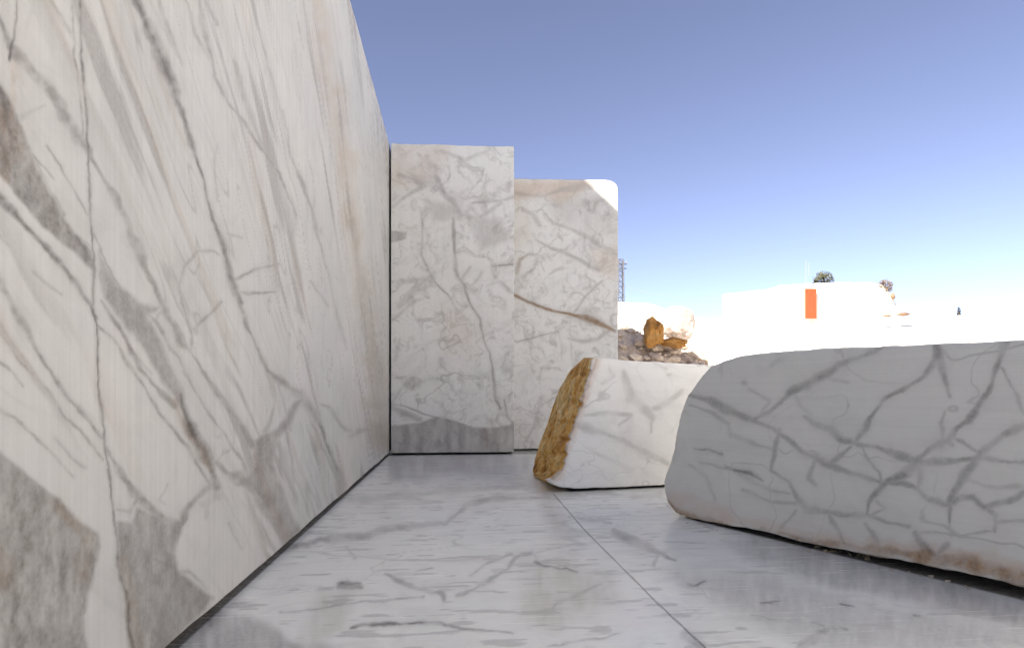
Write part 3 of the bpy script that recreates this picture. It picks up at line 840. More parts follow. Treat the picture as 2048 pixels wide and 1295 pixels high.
# ------------------------------------------------------------------ leaning block with amber crust
def sawn_block(name, px, nx, ny, pA, pB, rings, ringfn, mat, items, seed, label, warp=0.8, attr_side=None, lip=0.0, fat=1.25, jag=0.03):
    a = on_floor(*pA); b = on_floor(*pB)
    U = (b - a).normalized()
    N = Vector((-U.y, U.x, 0))           # away from the eye
    if N.dot(a - Vector((0, 0, 0))) < 0:
        N = -N
    conv = lambda L, n: resample([on_plane(u, v, a, N) for u, v in L], n)
    bo = conv(px['bottom'], nx); to = conv(px['top'], nx); le = conv(px['left'], ny); ri = conv(px['right'], ny)
    to[:, 2] += 0.014 * fbm(np.arange(nx) * 0.05, np.zeros(nx) + seed, seed, 5)
    bo[:, 2] += 0.02 * fbm(np.arange(nx) * 0.06, np.zeros(nx) + seed + 3, seed, 5)
    le[1:-1] += np.outer(jag * fbm(np.arange(ny - 2) * 0.05, np.zeros(ny - 2) + seed, seed + 2, 5), np.array(U))
    bo[0] = le[0]; to[0] = le[-1]; bo[-1] = ri[0]; to[-1] = ri[-1]
    G = coons(bo, ri, to, le)
    sg = np.linspace(0, 1, nx)[None, :]; tg = np.linspace(0, 1, ny)[:, None]
    # worn arris: the face rolls back slightly near its border
    m = np.minimum(np.minimum(tg, 1 - tg) * 1.0, np.minimum(sg, 1 + 0 * sg) * 2.5)
    G = G + np.array(N) * (np.exp(-(m / 0.018)) * lip)[..., None]
    G = G + np.array(N) * (0.008 * fbm(G[..., 0] * 2, G[..., 2] * 2, seed, 3))[..., None]
    A = draw(G.reshape(-1, 3), items, warp, seed, fat)
    gp = G.reshape(-1, 3)
    hx_ = gp[:, 0] * U.x + gp[:, 1] * U.y
    crackle(A, hx_, gp[:, 2], 0.6, 0.010, 0.45, seed + 200, -0.03)
    crackle(A, hx_ + 4, gp[:, 2] * 1.4, 1.1, 0.014, 0.55, seed + 210, -0.02)
    o = solid(name, G, tuple(N), rings, ringfn, mat, A, attr_side)
    tag(o, label, 'block')
    return o, G, a, U, N


b1 = dict(
    bottom=[(1090, 958), (1100, 966), (1118, 973), (1150, 976), (1250, 973), (1380, 966)],
    top=[(1190, 716), (1240, 719), (1300, 723), (1380, 727), (1425, 730)],
    left=[(1090, 958), (1106, 952), (1120, 938), (1131, 909), (1139, 876), (1147, 849), (1155, 822), (1166, 782), (1179, 749), (1190, 716)],
    right=[(1380, 966), (1400, 850), (1425, 730)])
b1_items = [
    (L_, RUST, .75, [(1192, 714, 5), (1180, 749, 7), (1167, 782, 5), (1156, 822, 8), (1148, 849, 6), (1140, 876, 8), (1132, 909, 7), (1121, 938, 9), (1106, 952, 9)]),
    (L_, WARM, .8, [(1194, 714, 14), (1182, 749, 16), (1158, 822, 18), (1141, 880, 18), (1110, 950, 22)]),
    (L_, GREY, .5, [(1245, 740, 8), (1252, 760, 14), (1263, 790, 14), (1290, 814, 14), (1306, 836, 10), (1300, 865, 6)]),
    (L_, GREY, .5, [(1171, 832, 6), (1215, 828, 7), (1263, 829, 5)]), (L_, GREY, .6, [(1150, 848, 10), (1166, 855, 14), (1209, 868, 12), (1250, 879, 13), (1279, 898, 12), (1306, 914, 11), (1335, 928, 8)]),
    (L_, GREY, .5, [(1362, 779, 7), (1340, 798, 8), (1310, 815, 8)]), (L_, GREY, .4, [(1205, 765, 6), (1225, 750, 8), (1215, 735, 5)]),
    (L_, GREY, .4, [(1263, 829, 5), (1240, 850, 5)]), (L_, GREY, .45, [(1310, 729, 4), (1335, 738, 5)]), (L_, GREY, .5, [(1337, 748, 5), (1341, 749, 5)]),
    (L_, GREY, .3, [(1180, 900, 8), (1260, 935, 10)]), (L_, RUST, .18, [(1192, 722, 6), (1164, 800, 8), (1130, 905, 10), (1100, 956, 10)]),
]


def b1_ring(P, k, dep, side, LP):
    P = P.copy()
    if k >= 2:
        P[side == 0, 2] = -0.02
    m = side == 2
    P[m, 2] += 0.05 * rough_noise(P[m], 2.5, 9)
    wl = np.clip((1.15 - np.abs(LP[:, 0] - LP[:, 0].min() - 0.0) / 0.9), 0, 1)
    lz = np.interp(LP[:, 2], LP[side == 3][::-1, 2], LP[side == 3][::-1, 0])
    wl = np.clip(1 - (LP[:, 0] - lz) / 0.5, 0, 1)
    P[:, 0] += wl * (0.07 * dep + 0.42 * min(1, k))
    return P


ob1, G1, a1, U1, N1 = sawn_block('marble_block', b1, 260, 260, (1130, 984), (1320, 975), [0.02, 0.15, 0.5, 1.0, 1.45], b1_ring,
                                 M_block2, [(i_[0], i_[1], min(.9, i_[2] * (1.1 if i_[1] == GREY else 1)), *i_[3:]) for i_ in b1_items], 44, 'low pale marble block with a rough amber left end', lip=0.012, attr_side=gap_shade, fat=1.2, jag=0.16)
# the amber crust of its left end: a rough natural skin, part of the block
crust_mat = rockmat('amber_crust_mat', [(0.30, (0.20, 0.075, 0.015)), (0.40, (0.52, 0.24, 0.05)), (0.48, (0.76, 0.43, 0.12)), (0.58, (0.84, 0.60, 0.26)), (0.70, (0.88, 0.78, 0.55))],
                    1.9, (1.9, 1.3, 0.7), (0, R45(-16), 0), 0.95, 1.0, 0.05, fine=3.2)
nf = 150
front = resample([tuple(p) for p in G1[0, 34:0:-4]] + [tuple(p) for p in G1[:, 0]], nf)
backpx = [(1082, 962, 10.5), (1070, 955, 11.0), (1068, 944, 11.35), (1069, 920, 11.35), (1078, 890, 11.3), (1094, 849, 11.3), (1106, 811, 11.25), (1121, 773, 11.2), (1140, 741, 11.1), (1168, 715, 11.0)]
back = resample([at(*p) for p in backpx], nf)
back[:, 2] = np.maximum(back[:, 2], 0.0)
nc = 90
s = np.linspace(0, 1, nc)[None, :, None]
CG = front[:, None] * (1 - s) + back[:, None] * s
cu = np.linspace(0, 1, nf)[:, None] * 9; cv = np.linspace(0, 1, nc)[None, :] * 5
rid = 0.5 - np.abs(fbm(cu * 0.35 + 0 * cv, cv * 1.5, 51, 5)) * 2.2
bump = 0.26 * fbm(cu * 0.9, cv * 0.9, 52, 5) + 0.16 * rid + 0.12 * fbm(cu * 3, cv * 4, 53, 4)
env = np.sin(np.clip(s[..., 0], 0, 1) * math.pi) ** 0.35 + 0 * cu
env = env * np.clip(np.sin(np.linspace(0.08, 1, nf) * math.pi), 0, 1)[:, None] ** 0.4
CG[..., 0] -= (bump - 0.05) * env * 0.9
CG[..., 1] += 0.05 * fbm(cu * 3, cv * 3, 54, 3) * env
Vc = CG.reshape(-1, 3)
Qc = grid_quads(nf, nc, flip=True)
# returns of the crust: thickness behind it
inner = CG.copy(); inner[..., 0] = np.maximum(CG[..., 0] + 0.25, front[:, None, 0] * (1 - s[..., 0]) + back[:, None, 0] * s[..., 0] + 0.14)
inner[..., 1] += 0.10 * (1 - s[..., 0])
off = len(Vc)
Vc = np.concatenate([Vc, inner.reshape(-1, 3)])
ii = np.arange(nf * nc).reshape(nf, nc)
lp = np.r_[ii[0, 1:-1], ii[0:-1, -1], ii[-1, :0:-1]]
qs = [(lp[k], lp[k] + off, lp[k + 1] + off, lp[k + 1]) for k in range(len(lp) - 1)]
Qc = np.concatenate([Qc, np.array(qs), grid_quads(nf, nc, off)])
cr = link_mesh('weathered_crust', Vc, Qc, crust_mat, ob1)
cr['label'] = 'rough amber weathered end of the block'

# ------------------------------------------------------------------ large block on the right
b2 = dict(
    bottom=[(1334, 1003), (1350, 1024), (1385, 1036), (1420, 1043), (1470, 1052), (1530, 1062), (1590, 1079), (1625, 1087), (1660, 1094), (1700, 1101), (1760, 1112), (1830, 1126), (1900, 1140), (1970, 1154), (2044, 1170), (2250, 1220)],
    top=[(1420, 733), (1450, 720), (1480, 712), (1500, 708), (1570, 702), (1640, 697), (1760, 692), (1900, 686), (2044, 680), (2250, 671)],
    left=[(1334, 1003), (1328, 980), (1327, 962), (1336, 935), (1347, 903), (1352, 870), (1358, 840), (1366, 812), (1376, 790), (1395, 762), (1420, 733)],
    right=[(2250, 1220), (2250, 950), (2250, 671)])
b2_items = [
    (L_, GREY, .85, [(1770, 690, 8), (1758, 697, 8), (1724, 712, 9), (1680, 729, 10), (1646, 751, 9), (1603, 772, 9), (1577, 790, 8), (1533, 824, 7), (1508, 837, 5)]),
    (L_, GREY, .75, [(1376, 788, 8), (1425, 803, 10), (1473, 824, 10), (1516, 842, 9), (1546, 855, 8), (1572, 876, 7), (1603, 902, 7), (1646, 924, 8), (1689, 941, 7), (1732, 954, 8), (1758, 963, 8)]),
    (L_, GREY, .85, [(1874, 684, 9), (1879, 716, 9), (1892, 764, 6), (1901, 794, 5)]),
    (L_, GREY, .85, [(1871, 721, 6), (1849, 751, 7), (1810, 781, 8), (1763, 803, 8), (1737, 837, 8), (1728, 859, 8), (1711, 881, 8)]),
    (L_, GREY, .85, [(1611, 833, 6), (1629, 846, 7), (1663, 859, 8), (1681, 881, 7), (1706, 885, 10), (1754, 894, 8), (1797, 911, 8), (1832, 922, 10), (1879, 924, 9), (1914, 919, 8), (1957, 911, 9), (1992, 919, 7), (2050, 924, 7)]),
    (L_, GREY, .9, [(2010, 680, 10), (1998, 729, 7), (1979, 781, 8), (1957, 811, 8), (1940, 842, 9), (1914, 859, 9), (1892, 881, 10), (1862, 902, 10), (1832, 924, 12), (1806, 945, 10), (1771, 958, 10), (1758, 980, 8), (1737, 1006, 5), (1732, 1030, 4)]),
    (L_, GREY, .7, [(1892, 824, 6), (1884, 846, 7), (1888, 876, 8), (1901, 885, 7)]),
    (L_, GREY, .85, [(2060, 850, 8), (2009, 868, 9), (1983, 889, 10), (1957, 911, 13), (1936, 937, 11), (1918, 967, 9), (1901, 997, 8), (1901, 1041, 5)]),
    (L_, GREY, .65, [(1724, 889, 5), (1737, 919, 6), (1758, 945, 6), (1763, 963, 5)]), (L_, GREY, .65, [(1702, 889, 7), (1676, 915, 6), (1660, 925, 5)]),
    (L_, GREY, .8, [(1767, 963, 8), (1802, 963, 9), (1832, 976, 9), (1853, 997, 8), (1888, 1006, 8), (1901, 1006, 7), (1918, 993, 7), (1944, 993, 7), (1966, 1015, 8), (1992, 1010, 7), (2026, 997, 7), (2060, 975, 6)]),
    (L_, GREY, .65, [(1966, 1015, 7), (1992, 1032, 6), (1987, 1066, 5)]), (L_, GREY, .65, [(1992, 1045, 6), (2060, 1038, 6)]),
    (L_, GREY, .6, [(1836, 924, 6), (1840, 954, 6), (1832, 976, 6)]), (L_, GREY, .6, [(1905, 872, 5), (1936, 889, 6), (1960, 905, 5)]),
    (L_, GREY, .6, [(2005, 735, 4), (2035, 790, 5), (2050, 830, 4)]), (L_, GREY, .4, [(1594, 790, 5), (1605, 812, 4), (1624, 829, 5)]),
    (L_, GREY, .45, [(1378, 811, 5), (1421, 824, 6), (1460, 846, 5), (1462, 872, 4)]), (L_, GREY, .4, [(1460, 865, 6), (1500, 885, 6), (1540, 900, 5)]),
    (L_, GREY, .65, [(1559, 855, 6), (1546, 898, 7), (1542, 937, 5), (1581, 963, 5), (1594, 997, 7), (1611, 1019, 8), (1655, 1023, 9), (1689, 1032, 9), (1732, 1032, 7), (1776, 1045, 5), (1819, 1053, 5)]),
    (L_, GREY, .5, [(1635, 910, 5), (1625, 935, 6), (1620, 954, 6), (1633, 967, 5)]), (L_, GREY, .5, [(1737, 1032, 5), (1767, 1019, 5), (1752, 1003, 4)]),
    (L_, GREY, .55, [(1655, 1023, 6), (1668, 1045, 7), (1681, 1062, 7), (1694, 1092, 6)]), (L_, GREY, .55, [(1728, 1049, 6), (1750, 1075, 7), (1758, 1097, 5)]),
    (L_, GREY, .4, [(1590, 1020, 4), (1565, 1055, 5)]), (L_, GREY, .45, [(1486, 980, 4), (1542, 1002, 5), (1594, 1006, 5)]),
    (L_, GREY, .6, [(1390, 896, 3), (1415, 900, 4), (1443, 909, 3)]), (L_, DARK, .5, [(1400, 898, 1.5), (1420, 901, 2), (1442, 909, 2)]),
    (L_, GREY, .6, [(1450, 930, 4), (1464, 937, 4), (1503, 945, 5), (1525, 958, 4)]), (L_, DARK, .5, [(1468, 938, 2), (1500, 945, 3), (1520, 955, 1.5)]),
    (L_, GREY, .4, [(1400, 925, 4), (1460, 935, 4), (1510, 965, 6), (1540, 975, 5), (1580, 985, 4)]), (L_, GREY, .3, [(1380, 930, 5), (1410, 950, 5), (1430, 1000, 4)]),
    (L_, GREY, .7, [(1832, 1066, 6), (1845, 1090, 9), (1858, 1101, 8), (1879, 1114, 6)]), (L_, GREY, .6, [(1897, 1088, 8), (1871, 1110, 8)]), (L_, DARK, .25, [(1850, 1085, 4), (1860, 1105, 4)]),
    (L_, GREY, .5, [(1830, 1066, 3), (1930, 1068, 4), (1990, 1064, 3)]), (L_, GREY, .45, [(1936, 963, 4), (1992, 971, 6), (2050, 971, 5)]),
    (L_, GREY, .4, [(1500, 780, 4), (1540, 800, 5), (1520, 830, 4)]), (L_, GREY, .4, [(1488, 765, 4), (1494, 768, 4)]), (L_, GREY, .25, [(1540, 730, 6), (1560, 715, 6)]),
    (L_, GREY, .3, [(1660, 755, 4), (1695, 762, 4)]), (L_, GREY, .5, [(1900, 1041, 5), (1905, 1070, 4)]),
    (L_, RUST, .8, [(1336, 1004, 6), (1345, 1020, 9), (1368, 1030, 8), (1400, 1040, 6), (1440, 1046, 4)]),
    (L_, RUST, .65, [(1560, 1066, 5), (1620, 1078, 9), (1680, 1092, 12), (1720, 1098, 10)]),
    (L_, RUST, .85, [(1690, 1090, 5), (1750, 1100, 12), (1830, 1112, 14), (1900, 1120, 18), (1960, 1132, 26), (2060, 1158, 32)]),
    (L_, RUST, .3, [(1920, 1100, 8), (1980, 1125, 10), (2050, 1140, 10)]),
    (L_, WARM, .6, [(1345, 1005, 26), (1450, 1035, 18), (1600, 1068, 18), (1800, 1100, 20), (2050, 1135, 30)]),
]
rimn = None


def b2_ring(P, k, dep, side, LP):
    P = P.copy()
    b = side == 0
    if k == 0:
        P[b, 2] -= 0.0
    if k in (1, 2):                       # natural broken underside, first chamfers down then runs in above the floor
        P[b, 2] += -0.02 + 0.05 * rough_noise(P[b], 3.0, 5)
    if k == 3:
        P[b, 2] -= 0.02
    if k >= 4:
        P[b, 2] = -0.03
    m = side == 2
    P[m, 2] += 0.04 * rough_noise(P[m], 1.6, 9) * min(1, dep * 3)
    l = side == 3
    P[l] += np.array(U2)[None] * (0.10 * math.sin(min(dep, 2.2) / 2.2 * math.pi / 2) * 4) * 0.9
    P[l] += np.array(U2)[None] * (0.12 * rough_noise(P[l], 2.5, 3))[:, None]
    return P


_a = on_floor(1350, 1030); _b = on_floor(2044, 1202)
U2 = (_b - _a).normalized()


def rust_shade_side(V):
    A = np.zeros((len(V), 4), np.float32)
    low = np.clip(1 - V[:, 2] / 0.2, 0, 1)
    A[:, 2] = low * 0.6
    A[:, 1] = 0.85 * (V[:, 2] < 0.06)  # shade beneath the block, painted into its underside
    A[:, 3] = 0.3
    return A


ob2, G2, a2, U2_, N2 = sawn_block('marble_block', b2, 520, 300, (1350, 1032), (2044, 1202), [0.012, 0.06, 0.25, 0.7, 1.2, 1.9], b2_ring,
                                  M_block, b2_items, 55, 'long low grey marble block with a net of veins on the right', lip=0.015, attr_side=rust_shade_side, fat=1.65)
# broken chips where the block touches the floor
chip_mat = rockmat('stone_chip_mat', [(0.3, (0.30, 0.22, 0.12)), (0.5, (0.52, 0.46, 0.36)), (0.7, (0.66, 0.62, 0.55))], 14)


def rock_mesh(r, seed, sub=3, rough=0.35, squash=(1, 1, 1), freq=1.1, facet=0.0):
    import bmesh
    bm = bmesh.new()
    bmesh.ops.create_icosphere(bm, subdivisions=sub, radius=1.0)
    off = Vector((seed * 3.1, seed * 1.7, seed * 0.9))
    for v in bm.verts:
        n = v.co.normalized()
        k = 1 + rough * (mnoise.noise(n * freq + off)) + rough * 0.5 * mnoise.noise(n * freq * 2.7 + off) + rough * 0.28 * mnoise.noise(n * freq * 7 + off)
        c = n * k
        if facet:
            for q in range(6):
                rnd = random.Random(seed * 31 + q)
                pn = Vector((rnd.uniform(-1, 1), rnd.uniform(-1, 1), rnd.uniform(-1, 1))).normalized()
                dd = c.dot(pn) - facet
                if dd > 0:
                    c = c - pn * dd * 0.85
        v.co = Vector((c.x * squash[0], c.y * squash[1], c.z * squash[2])) * r
    V = [tuple(v.co) for v in bm.verts]
    Fc = [tuple(v.index for v in f.verts) for f in bm.faces]
    bm.free()
    return V, Fc


def rock(name, loc, r, seed, mat, label=None, cat='rock', group=None, **kw):
    V, Fc = rock_mesh(r, seed, **kw)
    o = link_mesh(name, V, Fc, mat)
    o.location = loc
    if label:
        tag(o, label, cat, group)
    return o


chips = []
rc = random.Random(5)
for k in range(46):
    f = rc.random()
    if k < 26:
        u, v = 1630 + 110 * f, 1092 + 110 * f * 0.21
    else:
        u, v = 1345 + 600 * f, 1035 + 600 * f * 0.232
    p = on_floor(u, v + rc.uniform(-2, 5))
    r = rc.uniform(0.006, 0.02)
    V, Fc = rock_mesh(r, 200 + k, sub=1, rough=0.5, squash=(1.3, 1, 0.7))
    chips.append((V, Fc, p + Vector((0, 0, r * 0.4))))
cv_, cf_ = [], []
for V, Fc, p in chips:
    b0 = len(cv_)
    cv_ += [(x + p.x, y + p.y, z + p.z) for x, y, z in V]
    cf_ += [tuple(i + b0 for i in f) for f in Fc]
o = link_mesh('stone_chips', cv_, cf_, chip_mat)
tag(o, 'crumbs of broken stone along the foot of the long grey block', 'stone chips', kind='stuff')

# ------------------------------------------------------------------ rubble behind the blocks
M_greyrock = rockmat('grey_rubble_mat', [(0.3, (0.52, 0.39, 0.29)), (0.5, (0.76, 0.62, 0.48)), (0.7, (0.84, 0.74, 0.61))], 1.6, dist=0.1)
M_amber = rockmat('amber_rock_mat', [(0.3, (0.22, 0.09, 0.02)), (0.48, (0.52, 0.24, 0.05)), (0.7, (0.60, 0.38, 0.16))], 1.8, dist=0.08)
M_peach = rockmat('peach_rock_mat', [(0.3, (0.60, 0.47, 0.38)), (0.5, (0.70, 0.60, 0.52)), (0.7, (0.74, 0.66, 0.6))], 1.2, dist=0.05)
# bank: a heap of earth and broken stone
bank_px = [(1180, 640), (1236, 648), (1262, 655), (1285, 668), (1310, 672), (1340, 682), (1365, 688), (1390, 706), (1420, 726), (1470, 745)]
YB = 22.0
bp = [at(u, v, YB) for u, v in bank_px]
bx = np.linspace(bp[0].x, bp[-1].x, 130)
crest_z = np.interp(bx, [p.x for p in bp], [p.z for p in bp])
by = np.linspace(-3.2, 3.5, 60)
BX, BY = np.meshgrid(bx, by)
fall = np.where(BY < 0, 1 - (BY / -3.2) ** 1.5, 1 - (BY / 3.5) ** 1.5)
rr = fbm(BX * 1.6, BY * 1.6, 61, 5); r2 = fbm(BX * 7, BY * 7, 62, 3)
BZ = crest_z[None, :] * fall + (0.5 * rr + 0.28 * r2) * np.clip(fall * 2, 0, 1) - 0.3
Vb = np.stack([BX + 0.3 * rr, BY + YB + 0.3 * r2, BZ], -1).reshape(-1, 3)
o = link_mesh('rubble_bank', Vb, grid_quads(len(by), len(bx)), M_greyrock)
tag(o, kind='structure')


def bank_z(x, dy):
    f = 1 - (abs(dy) / 3.3) ** 1.5
    return float(np.interp(x, bx, crest_z)) * f - 0.3


pa = at(1308, 664, 20.8)
rock('boulder', pa, 0.52, 3, M_amber, 'upright amber orange boulder on top of the rubble bank', 'boulder', squash=(0.72, 0.8, 1.05), facet=0.75, sub=4, rough=0.5)
pb_ = at(1349, 646, 22.4)
rock('boulder', pb_, 0.85, 9, M_peach, 'pale peach boulder behind the amber one', 'boulder', squash=(0.9, 0.8, 0.8), facet=0.8, sub=4, rough=0.3)
pc = at(1348, 684, 20.9)
rock('boulder', pc, 0.36, 13, M_amber, 'flat dark ochre rock wedged right of the amber boulder', 'boulder', squash=(1.5, 0.8, 0.55), facet=0.8, sub=4, rough=0.5)
# loose broken stones on the bank: beyond counting
rv, rf_ = [], []
rr_ = random.Random(12)
for k in range(520):
    x = rr_.uniform(bx[20], bx[-8]); dy = rr_.uniform(-2.8, 0.6)
    if x < 7.0 and rr_.random() < 0.5:
        continue
    z = bank_z(x, dy)
    r = rr_.choice([0.05, 0.07, 0.1, 0.14, 0.2]) * rr_.uniform(0.8, 1.3)
    V, Fc = rock_mesh(r, 300 + k, sub=1, rough=0.6, squash=(rr_.uniform(0.8, 1.6), 1, rr_.uniform(0.5, 1)))
    b0 = len(rv)
    z += rr_.uniform(-0.02, 0.28)
    rv += [(a + x, b + YB + dy, c + z) for a, b, c in V]
    rf_ += [tuple(i + b0 for i in f) for f in Fc]
o = link_mesh('rubble', rv, rf_, M_greyrock)
tag(o, 'loose grey broken stone heaped behind the amber crusted block', 'rubble', kind='stuff')

# ------------------------------------------------------------------ far white ledge, orange panel, bushes, poles
YL = 56.0
ledge_px = [(1447, 588), (1452, 587), (1500, 582), (1540, 577), (1562, 570), (1610, 566), (1680, 564), (1745, 563), (1768, 568), (1780, 578), (1790, 600), (1808, 628)]
lp_ = [at(u, v, YL) for u, v in ledge_px]
lxs = np.linspace(lp_[0].x, lp_[-1].x, 200)
ltop = np.interp(lxs, [p.x for p in lp_], [p.z for p in lp_]) + 0.12 * fbm(lxs * 2.0, lxs * 0, 71, 4)
lbot = at(1447, 650, YL).z - 1.0
ltop = np.maximum(ltop, lbot + 0.1)
nr = 40
LG = np.zeros((nr, len(lxs), 3))
for j in range(nr):
    t = j / (nr - 1)
    LG[j, :, 0] = lxs
    LG[j, :, 2] = lbot + (ltop - lbot) * t
    LG[j, :, 1] = YL + 0.25 * fbm(lxs * 0.8, LG[j, :, 2] * 0.8, 72, 4) + 0.3 * t
o = solid('marble_ledge', LG, (0, 1, 0), [0.3, 2.0, 5.0], lambda P, k, d, s, LP: P * np.array([1 + d / YL * 1.15, 1, 1]), M_far, np.zeros((nr * len(lxs), 4)))
tag(o, 'long white flat topped rock ledge on the horizon behind the orange panel', 'ledge')

M_orange = flat('orange_paint_mat', (0.45, 0.085, 0.025), 0.6, 0, 0.3, 5)


def box(V, Fc, c, d):
    b = len(V)
    for sx in (-1, 1):
        for sy in (-1, 1):
            for sz in (-1, 1):
                V.append((c[0] + sx * d[0] / 2, c[1] + sy * d[1] / 2, c[2] + sz * d[2] / 2))
    for f in ((0, 1, 3, 2), (4, 6, 7, 5), (0, 4, 5, 1), (2, 3, 7, 6), (0, 2, 6, 4), (1, 5, 7, 3)):
        Fc.append(tuple(i + b for i in f))


def tube(V, Fc, a, b, r, n=6, r2=None):
    a = Vector(a); b = Vector(b)
    r2 = r if r2 is None else r2
    d = (b - a).normalized()
    x = d.orthogonal().normalized(); y = d.cross(x)
    b0 = len(V)
    for p, rr in ((a, r), (b, r2)):
        for k in range(n):
            an = 2 * math.pi * k / n
            V.append(tuple(p + x * math.cos(an) * rr + y * math.sin(an) * rr))
    for k in range(n):
        Fc.append((b0 + k, b0 + (k + 1) % n, b0 + n + (k + 1) % n, b0 + n + k))
    Fc.append(tuple(b0 + k for k in range(n - 1, -1, -1)))
    Fc.append(tuple(b0 + n + k for k in range(n)))


def empty(name, loc):
    o = bpy.data.objects.new(name, None)
    COL.objects.link(o)
    o.location = loc
    return o


yo = YL - 0.22
c0 = at(1610, 577, yo); c1 = at(1632, 637, yo)
root = empty('orange_panel', ((c0.x + c1.x) / 2, yo, c1.z))
tag(root, 'upright orange painted panel standing against the far white ledge', 'panel')
W_, H_ = c1.x - c0.x, c0.z - c1.z
V, Fc = [], []
box(V, Fc, (0, 0, H_ / 2), (W_ - 0.12, 0.16, H_ - 0.12))
for k in range(5):
    box(V, Fc, (-W_ / 2 + 0.2 + k * (W_ - 0.4) / 4, -0.095, H_ / 2), (0.06, 0.03, H_ - 0.3))
link_mesh('sheet', V, Fc, M_orange, root)
V, Fc = [], []
box(V, Fc, (-W_ / 2 + 0.03, 0, H_ / 2), (0.06, 0.22, H_)); box(V, Fc, (W_ / 2 - 0.03, 0, H_ / 2), (0.06, 0.22, H_))
box(V, Fc, (0, 0, H_ - 0.03), (W_ - 0.12, 0.22, 0.06)); box(V, Fc, (0, 0, 0.03), (W_ - 0.12, 0.22, 0.06))
link_mesh('frame', V, Fc, flat('frame_mat', (0.35, 0.12, 0.05), 0.7), root)

M_leaf = flat('dry_leaf_mat', (0.13, 0.13, 0.07), 0.8, 0, 0.4, 3)
M_leafdark = flat('dark_leaf_mat', (0.03, 0.035, 0.03), 0.8, 0, 0.4, 3)
M_twig = flat('twig_mat', (0.14, 0.10, 0.07), 0.9)


def bush(loc, w, h, n, leaf, seed, label, mat, tall=False):
    rnd = random.Random(seed)
    root = empty('bush', loc)
    tag(root, label, 'bush')
    V, Fc = [], []
    tips = []
    for k in range(9):
        an = rnd.uniform(0, 6.28); q = rnd.uniform(0.2, 0.8)
        tip = Vector((math.cos(an) * w / 2 * q, math.sin(an) * w / 2 * q, h * rnd.uniform(0.5, 0.85)))
        tube(V, Fc, (0, 0, -0.1), tip, 0.035, 5, 0.01); tips.append(tip)
    link_mesh('stem', V, Fc, M_twig, root)
    V, Fc = [], []
    for k in range(n):
        for _ in range(20):
            p = Vector((rnd.uniform(-1, 1), rnd.uniform(-1, 1), rnd.uniform(0, 1)))
            prof = (1 - p.z) ** 0.6 if tall else math.sin(min(1, p.z * 0.9 + 0.18) * math.pi) ** 0.5
            if p.x ** 2 + p.y ** 2 < prof * prof * (0.75 + 0.5 * mnoise.noise(Vector((p.x * 3, p.y * 3, p.z * 4 + seed)))):
                break
        c = Vector((p.x * w / 2, p.y * w / 2, p.z * h))
        if mnoise.noise(c * (2.2 / w * 2) + Vector((seed, 0, 0))) < -0.18:
            continue
        a = Vector((rnd.gauss(0, 1), rnd.gauss(0, 1), rnd.gauss(0, 1))).normalized()
        b = a.orthogonal().normalized()
        s = leaf * rnd.uniform(0.6, 1.3)
        b0 = len(V)
        V += [tuple(c - a * s), tuple(c + b * s * 0.45), tuple(c + a * s), tuple(c - b * s * 0.45)]
        Fc.append((b0, b0 + 1, b0 + 2, b0 + 3))
    link_mesh('foliage', V, Fc, mat, root)
    return root


bush(at(1646, 568, YL + 1.5), 2.3, 1.5, 1500, 0.13, 1, 'round olive bush on top of the white ledge above the orange panel', M_leaf)
bush(at(1770, 584, YL + 0.4), 1.9, 1.5, 1000, 0.11, 2, 'brownish dry bush on the sloping right end of the white ledge', flat('brown_leaf_mat', (0.24, 0.16, 0.09), 0.8, 0, 0.5, 3))
bush(at(1918, 636, 59.0), 0.62, 1.5, 500, 0.09, 3, 'small dark pointed bush alone on the right skyline', M_leafdark, True)
bush(at(1968, 634, 59.0), 1.1, 0.42, 250, 0.08, 4, 'tiny low olive bush at the far right of the skyline', M_leaf)

# fallen brown stones at the right foot of the ledge
M_brown = rockmat('brown_stone_mat', [(0.3, (0.12, 0.06, 0.035)), (0.5, (0.25, 0.15, 0.09)), (0.7, (0.4, 0.3, 0.22))], 2.0)
rock('boulder', at(1806, 628, YL - 1.6), 0.5, 21, M_brown, 'flat dark brown stone at the right foot of the white ledge', 'boulder', squash=(1.5, 0.7, 0.35), facet=0.8)
rock('boulder', at(1773, 631, YL - 1.8), 0.4, 23, M_brown, 'brown stone left of the flat one below the white ledge', 'boulder', squash=(1.3, 0.7, 0.3), facet=0.8)
rock('boulder', at(1744, 634, YL - 1.9), 0.34, 25, M_greyrock, 'grey brown stone lying below the middle of the white ledge', 'boulder', squash=(1.8, 0.7, 0.3), facet=0.8)
rock('boulder', at(1690, 636, YL - 2.0), 0.3, 27, M_greyrock, 'small pale grey stone right of the orange panel', 'boulder', squash=(1.8, 0.7, 0.3), facet=0.8)
rock('boulder', at(1786, 592, YL - 0.2), 0.3, 29, M_brown, 'small brown rock on the sloping edge below the dry bush', 'boulder', squash=(0.8, 0.7, 1.1), facet=0.8)

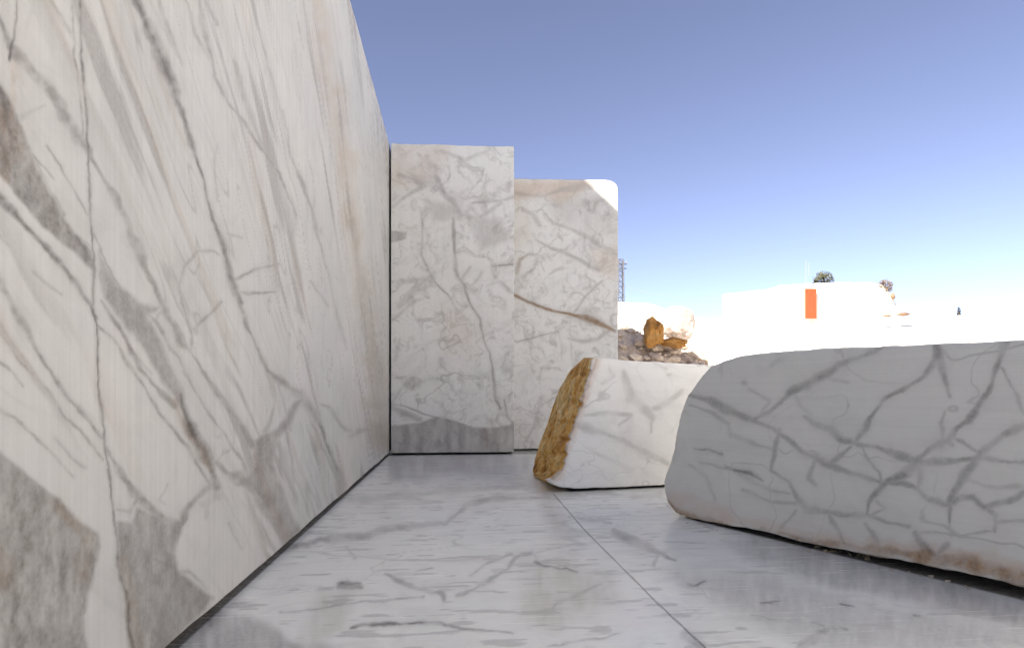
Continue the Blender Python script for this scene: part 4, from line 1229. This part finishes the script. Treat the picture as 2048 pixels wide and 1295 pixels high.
# lattice pylon
M_steel = flat('galvanised_steel_mat', (0.16, 0.16, 0.17), 0.6, 0.4)
M_cable = flat('cable_mat', (0.30, 0.31, 0.34), 0.6)
YP = 64.0
pb2 = at(1241, 606, YP); pt2 = at(1241, 519, YP)
root = empty('power_pylon', (pb2.x, YP, pb2.z - 0.6))
tag(root, 'slim steel lattice pylon right beside the sunlit block corner', 'pylon')
Hh = pt2.z - pb2.z + 0.6
hw = 0.33
V, Fc = [], []
for sx in (-1, 1):
    for sy in (-1, 1):
        V2, F2 = [], []
        tube(V2, F2, (sx * hw, sy * hw, 0), (sx * hw * 0.8, sy * hw * 0.8, Hh), 0.06, 6)
        link_mesh('leg', V2, F2, M_steel, root)
nb = 9
for k in range(nb):
    z0, z1 = Hh * k / nb, Hh * (k + 1) / nb
    w0 = hw * (1 - 0.2 * k / nb); w1 = hw * (1 - 0.2 * (k + 1) / nb)
    for s_ in (-1, 1):
        d_ = 1 if k % 2 else -1
        tube(V, Fc, (-w0 * d_, s_ * w0, z0), (w1 * d_, s_ * w1, z1), 0.035, 5)
        tube(V, Fc, (s_ * w0, -w0 * d_, z0), (s_ * w1, w1 * d_, z1), 0.035, 5)
        tube(V, Fc, (-w1, s_ * w1, z1), (w1, s_ * w1, z1), 0.035, 5)
link_mesh('bracing', V, Fc, M_steel, root)
V, Fc = [], []
for z in (Hh - 0.5, Hh - 1.0):
    tube(V, Fc, (-0.75, 0, z), (0.75, 0, z), 0.06, 6)
link_mesh('cross_arm', V, Fc, M_steel, root)
for sx in (-0.7, -0.3, 0.3, 0.7):
    V, Fc = [], []
    for q in range(3):
        tube(V, Fc, (sx, 0, Hh - 0.5 + 0.06 + q * 0.09), (sx, 0, Hh - 0.5 + 0.11 + q * 0.09), 0.075, 8, 0.05)
    tube(V, Fc, (sx, 0, Hh - 0.5), (sx, 0, Hh - 0.12), 0.025, 6)
    link_mesh('insulator', V, Fc, flat('insulator_mat', (0.35, 0.3, 0.28), 0.4) if sx == -0.7 else bpy.data.materials['insulator_mat'], root)

# mast on the ledge
pm = at(1612, 572, YL + 1.2); pmt = at(1612, 520, YL + 1.2)
root = empty('antenna_mast', pm - Vector((0, 0, 0.3)))
tag(root, 'thin pale antenna mast rising above the orange panel', 'mast')
hm = pmt.z - pm.z + 0.3
V, Fc = [], []
tube(V, Fc, (0, 0, 0), (0, 0, hm), 0.035, 6, 0.018)
link_mesh('pole', V, Fc, M_cable, root)
V, Fc = [], []
tube(V, Fc, (0.32, 0, hm * 0.45), (0.32, 0, hm * 0.93), 0.02, 6)
tube(V, Fc, (0, 0, hm * 0.45), (0.32, 0, hm * 0.45), 0.02, 6)
link_mesh('aerial', V, Fc, M_cable, root)

# overhead cables
for k, (va, vb, lab) in enumerate(((571, 596, 'upper thin overhead cable running right from the lattice pylon'), (592, 606, 'lower thin overhead cable running right from the lattice pylon'))):
    A = at(1243, va, YP); B = at(1443 + 10 * k, vb, 61)
    V, Fc = [], []
    n = 24
    pr = A
    for q in range(1, n + 1):
        t = q / n
        p = A.lerp(B, t) - Vector((0, 0, 0.5 * 4 * t * (1 - t)))
        tube(V, Fc, pr, p, 0.014, 5)
        pr = p
    o = link_mesh('overhead_cable', V, Fc, M_cable)
    tag(o, lab, 'cable')

# repeats of a kind share a group
for o in COL.objects:
    if o.parent is None and 'label' in o:
        if o['category'] == 'boulder':
            o['group'] = 'loose rocks on the quarry terrain'
        elif o['category'] == 'block':
            o['group'] = 'sawn marble blocks around the pit'
        elif o['category'] == 'bush':
            o['group'] = 'bushes on the skyline'
        elif o['category'] == 'cable':
            o['group'] = 'overhead cables from the pylon'
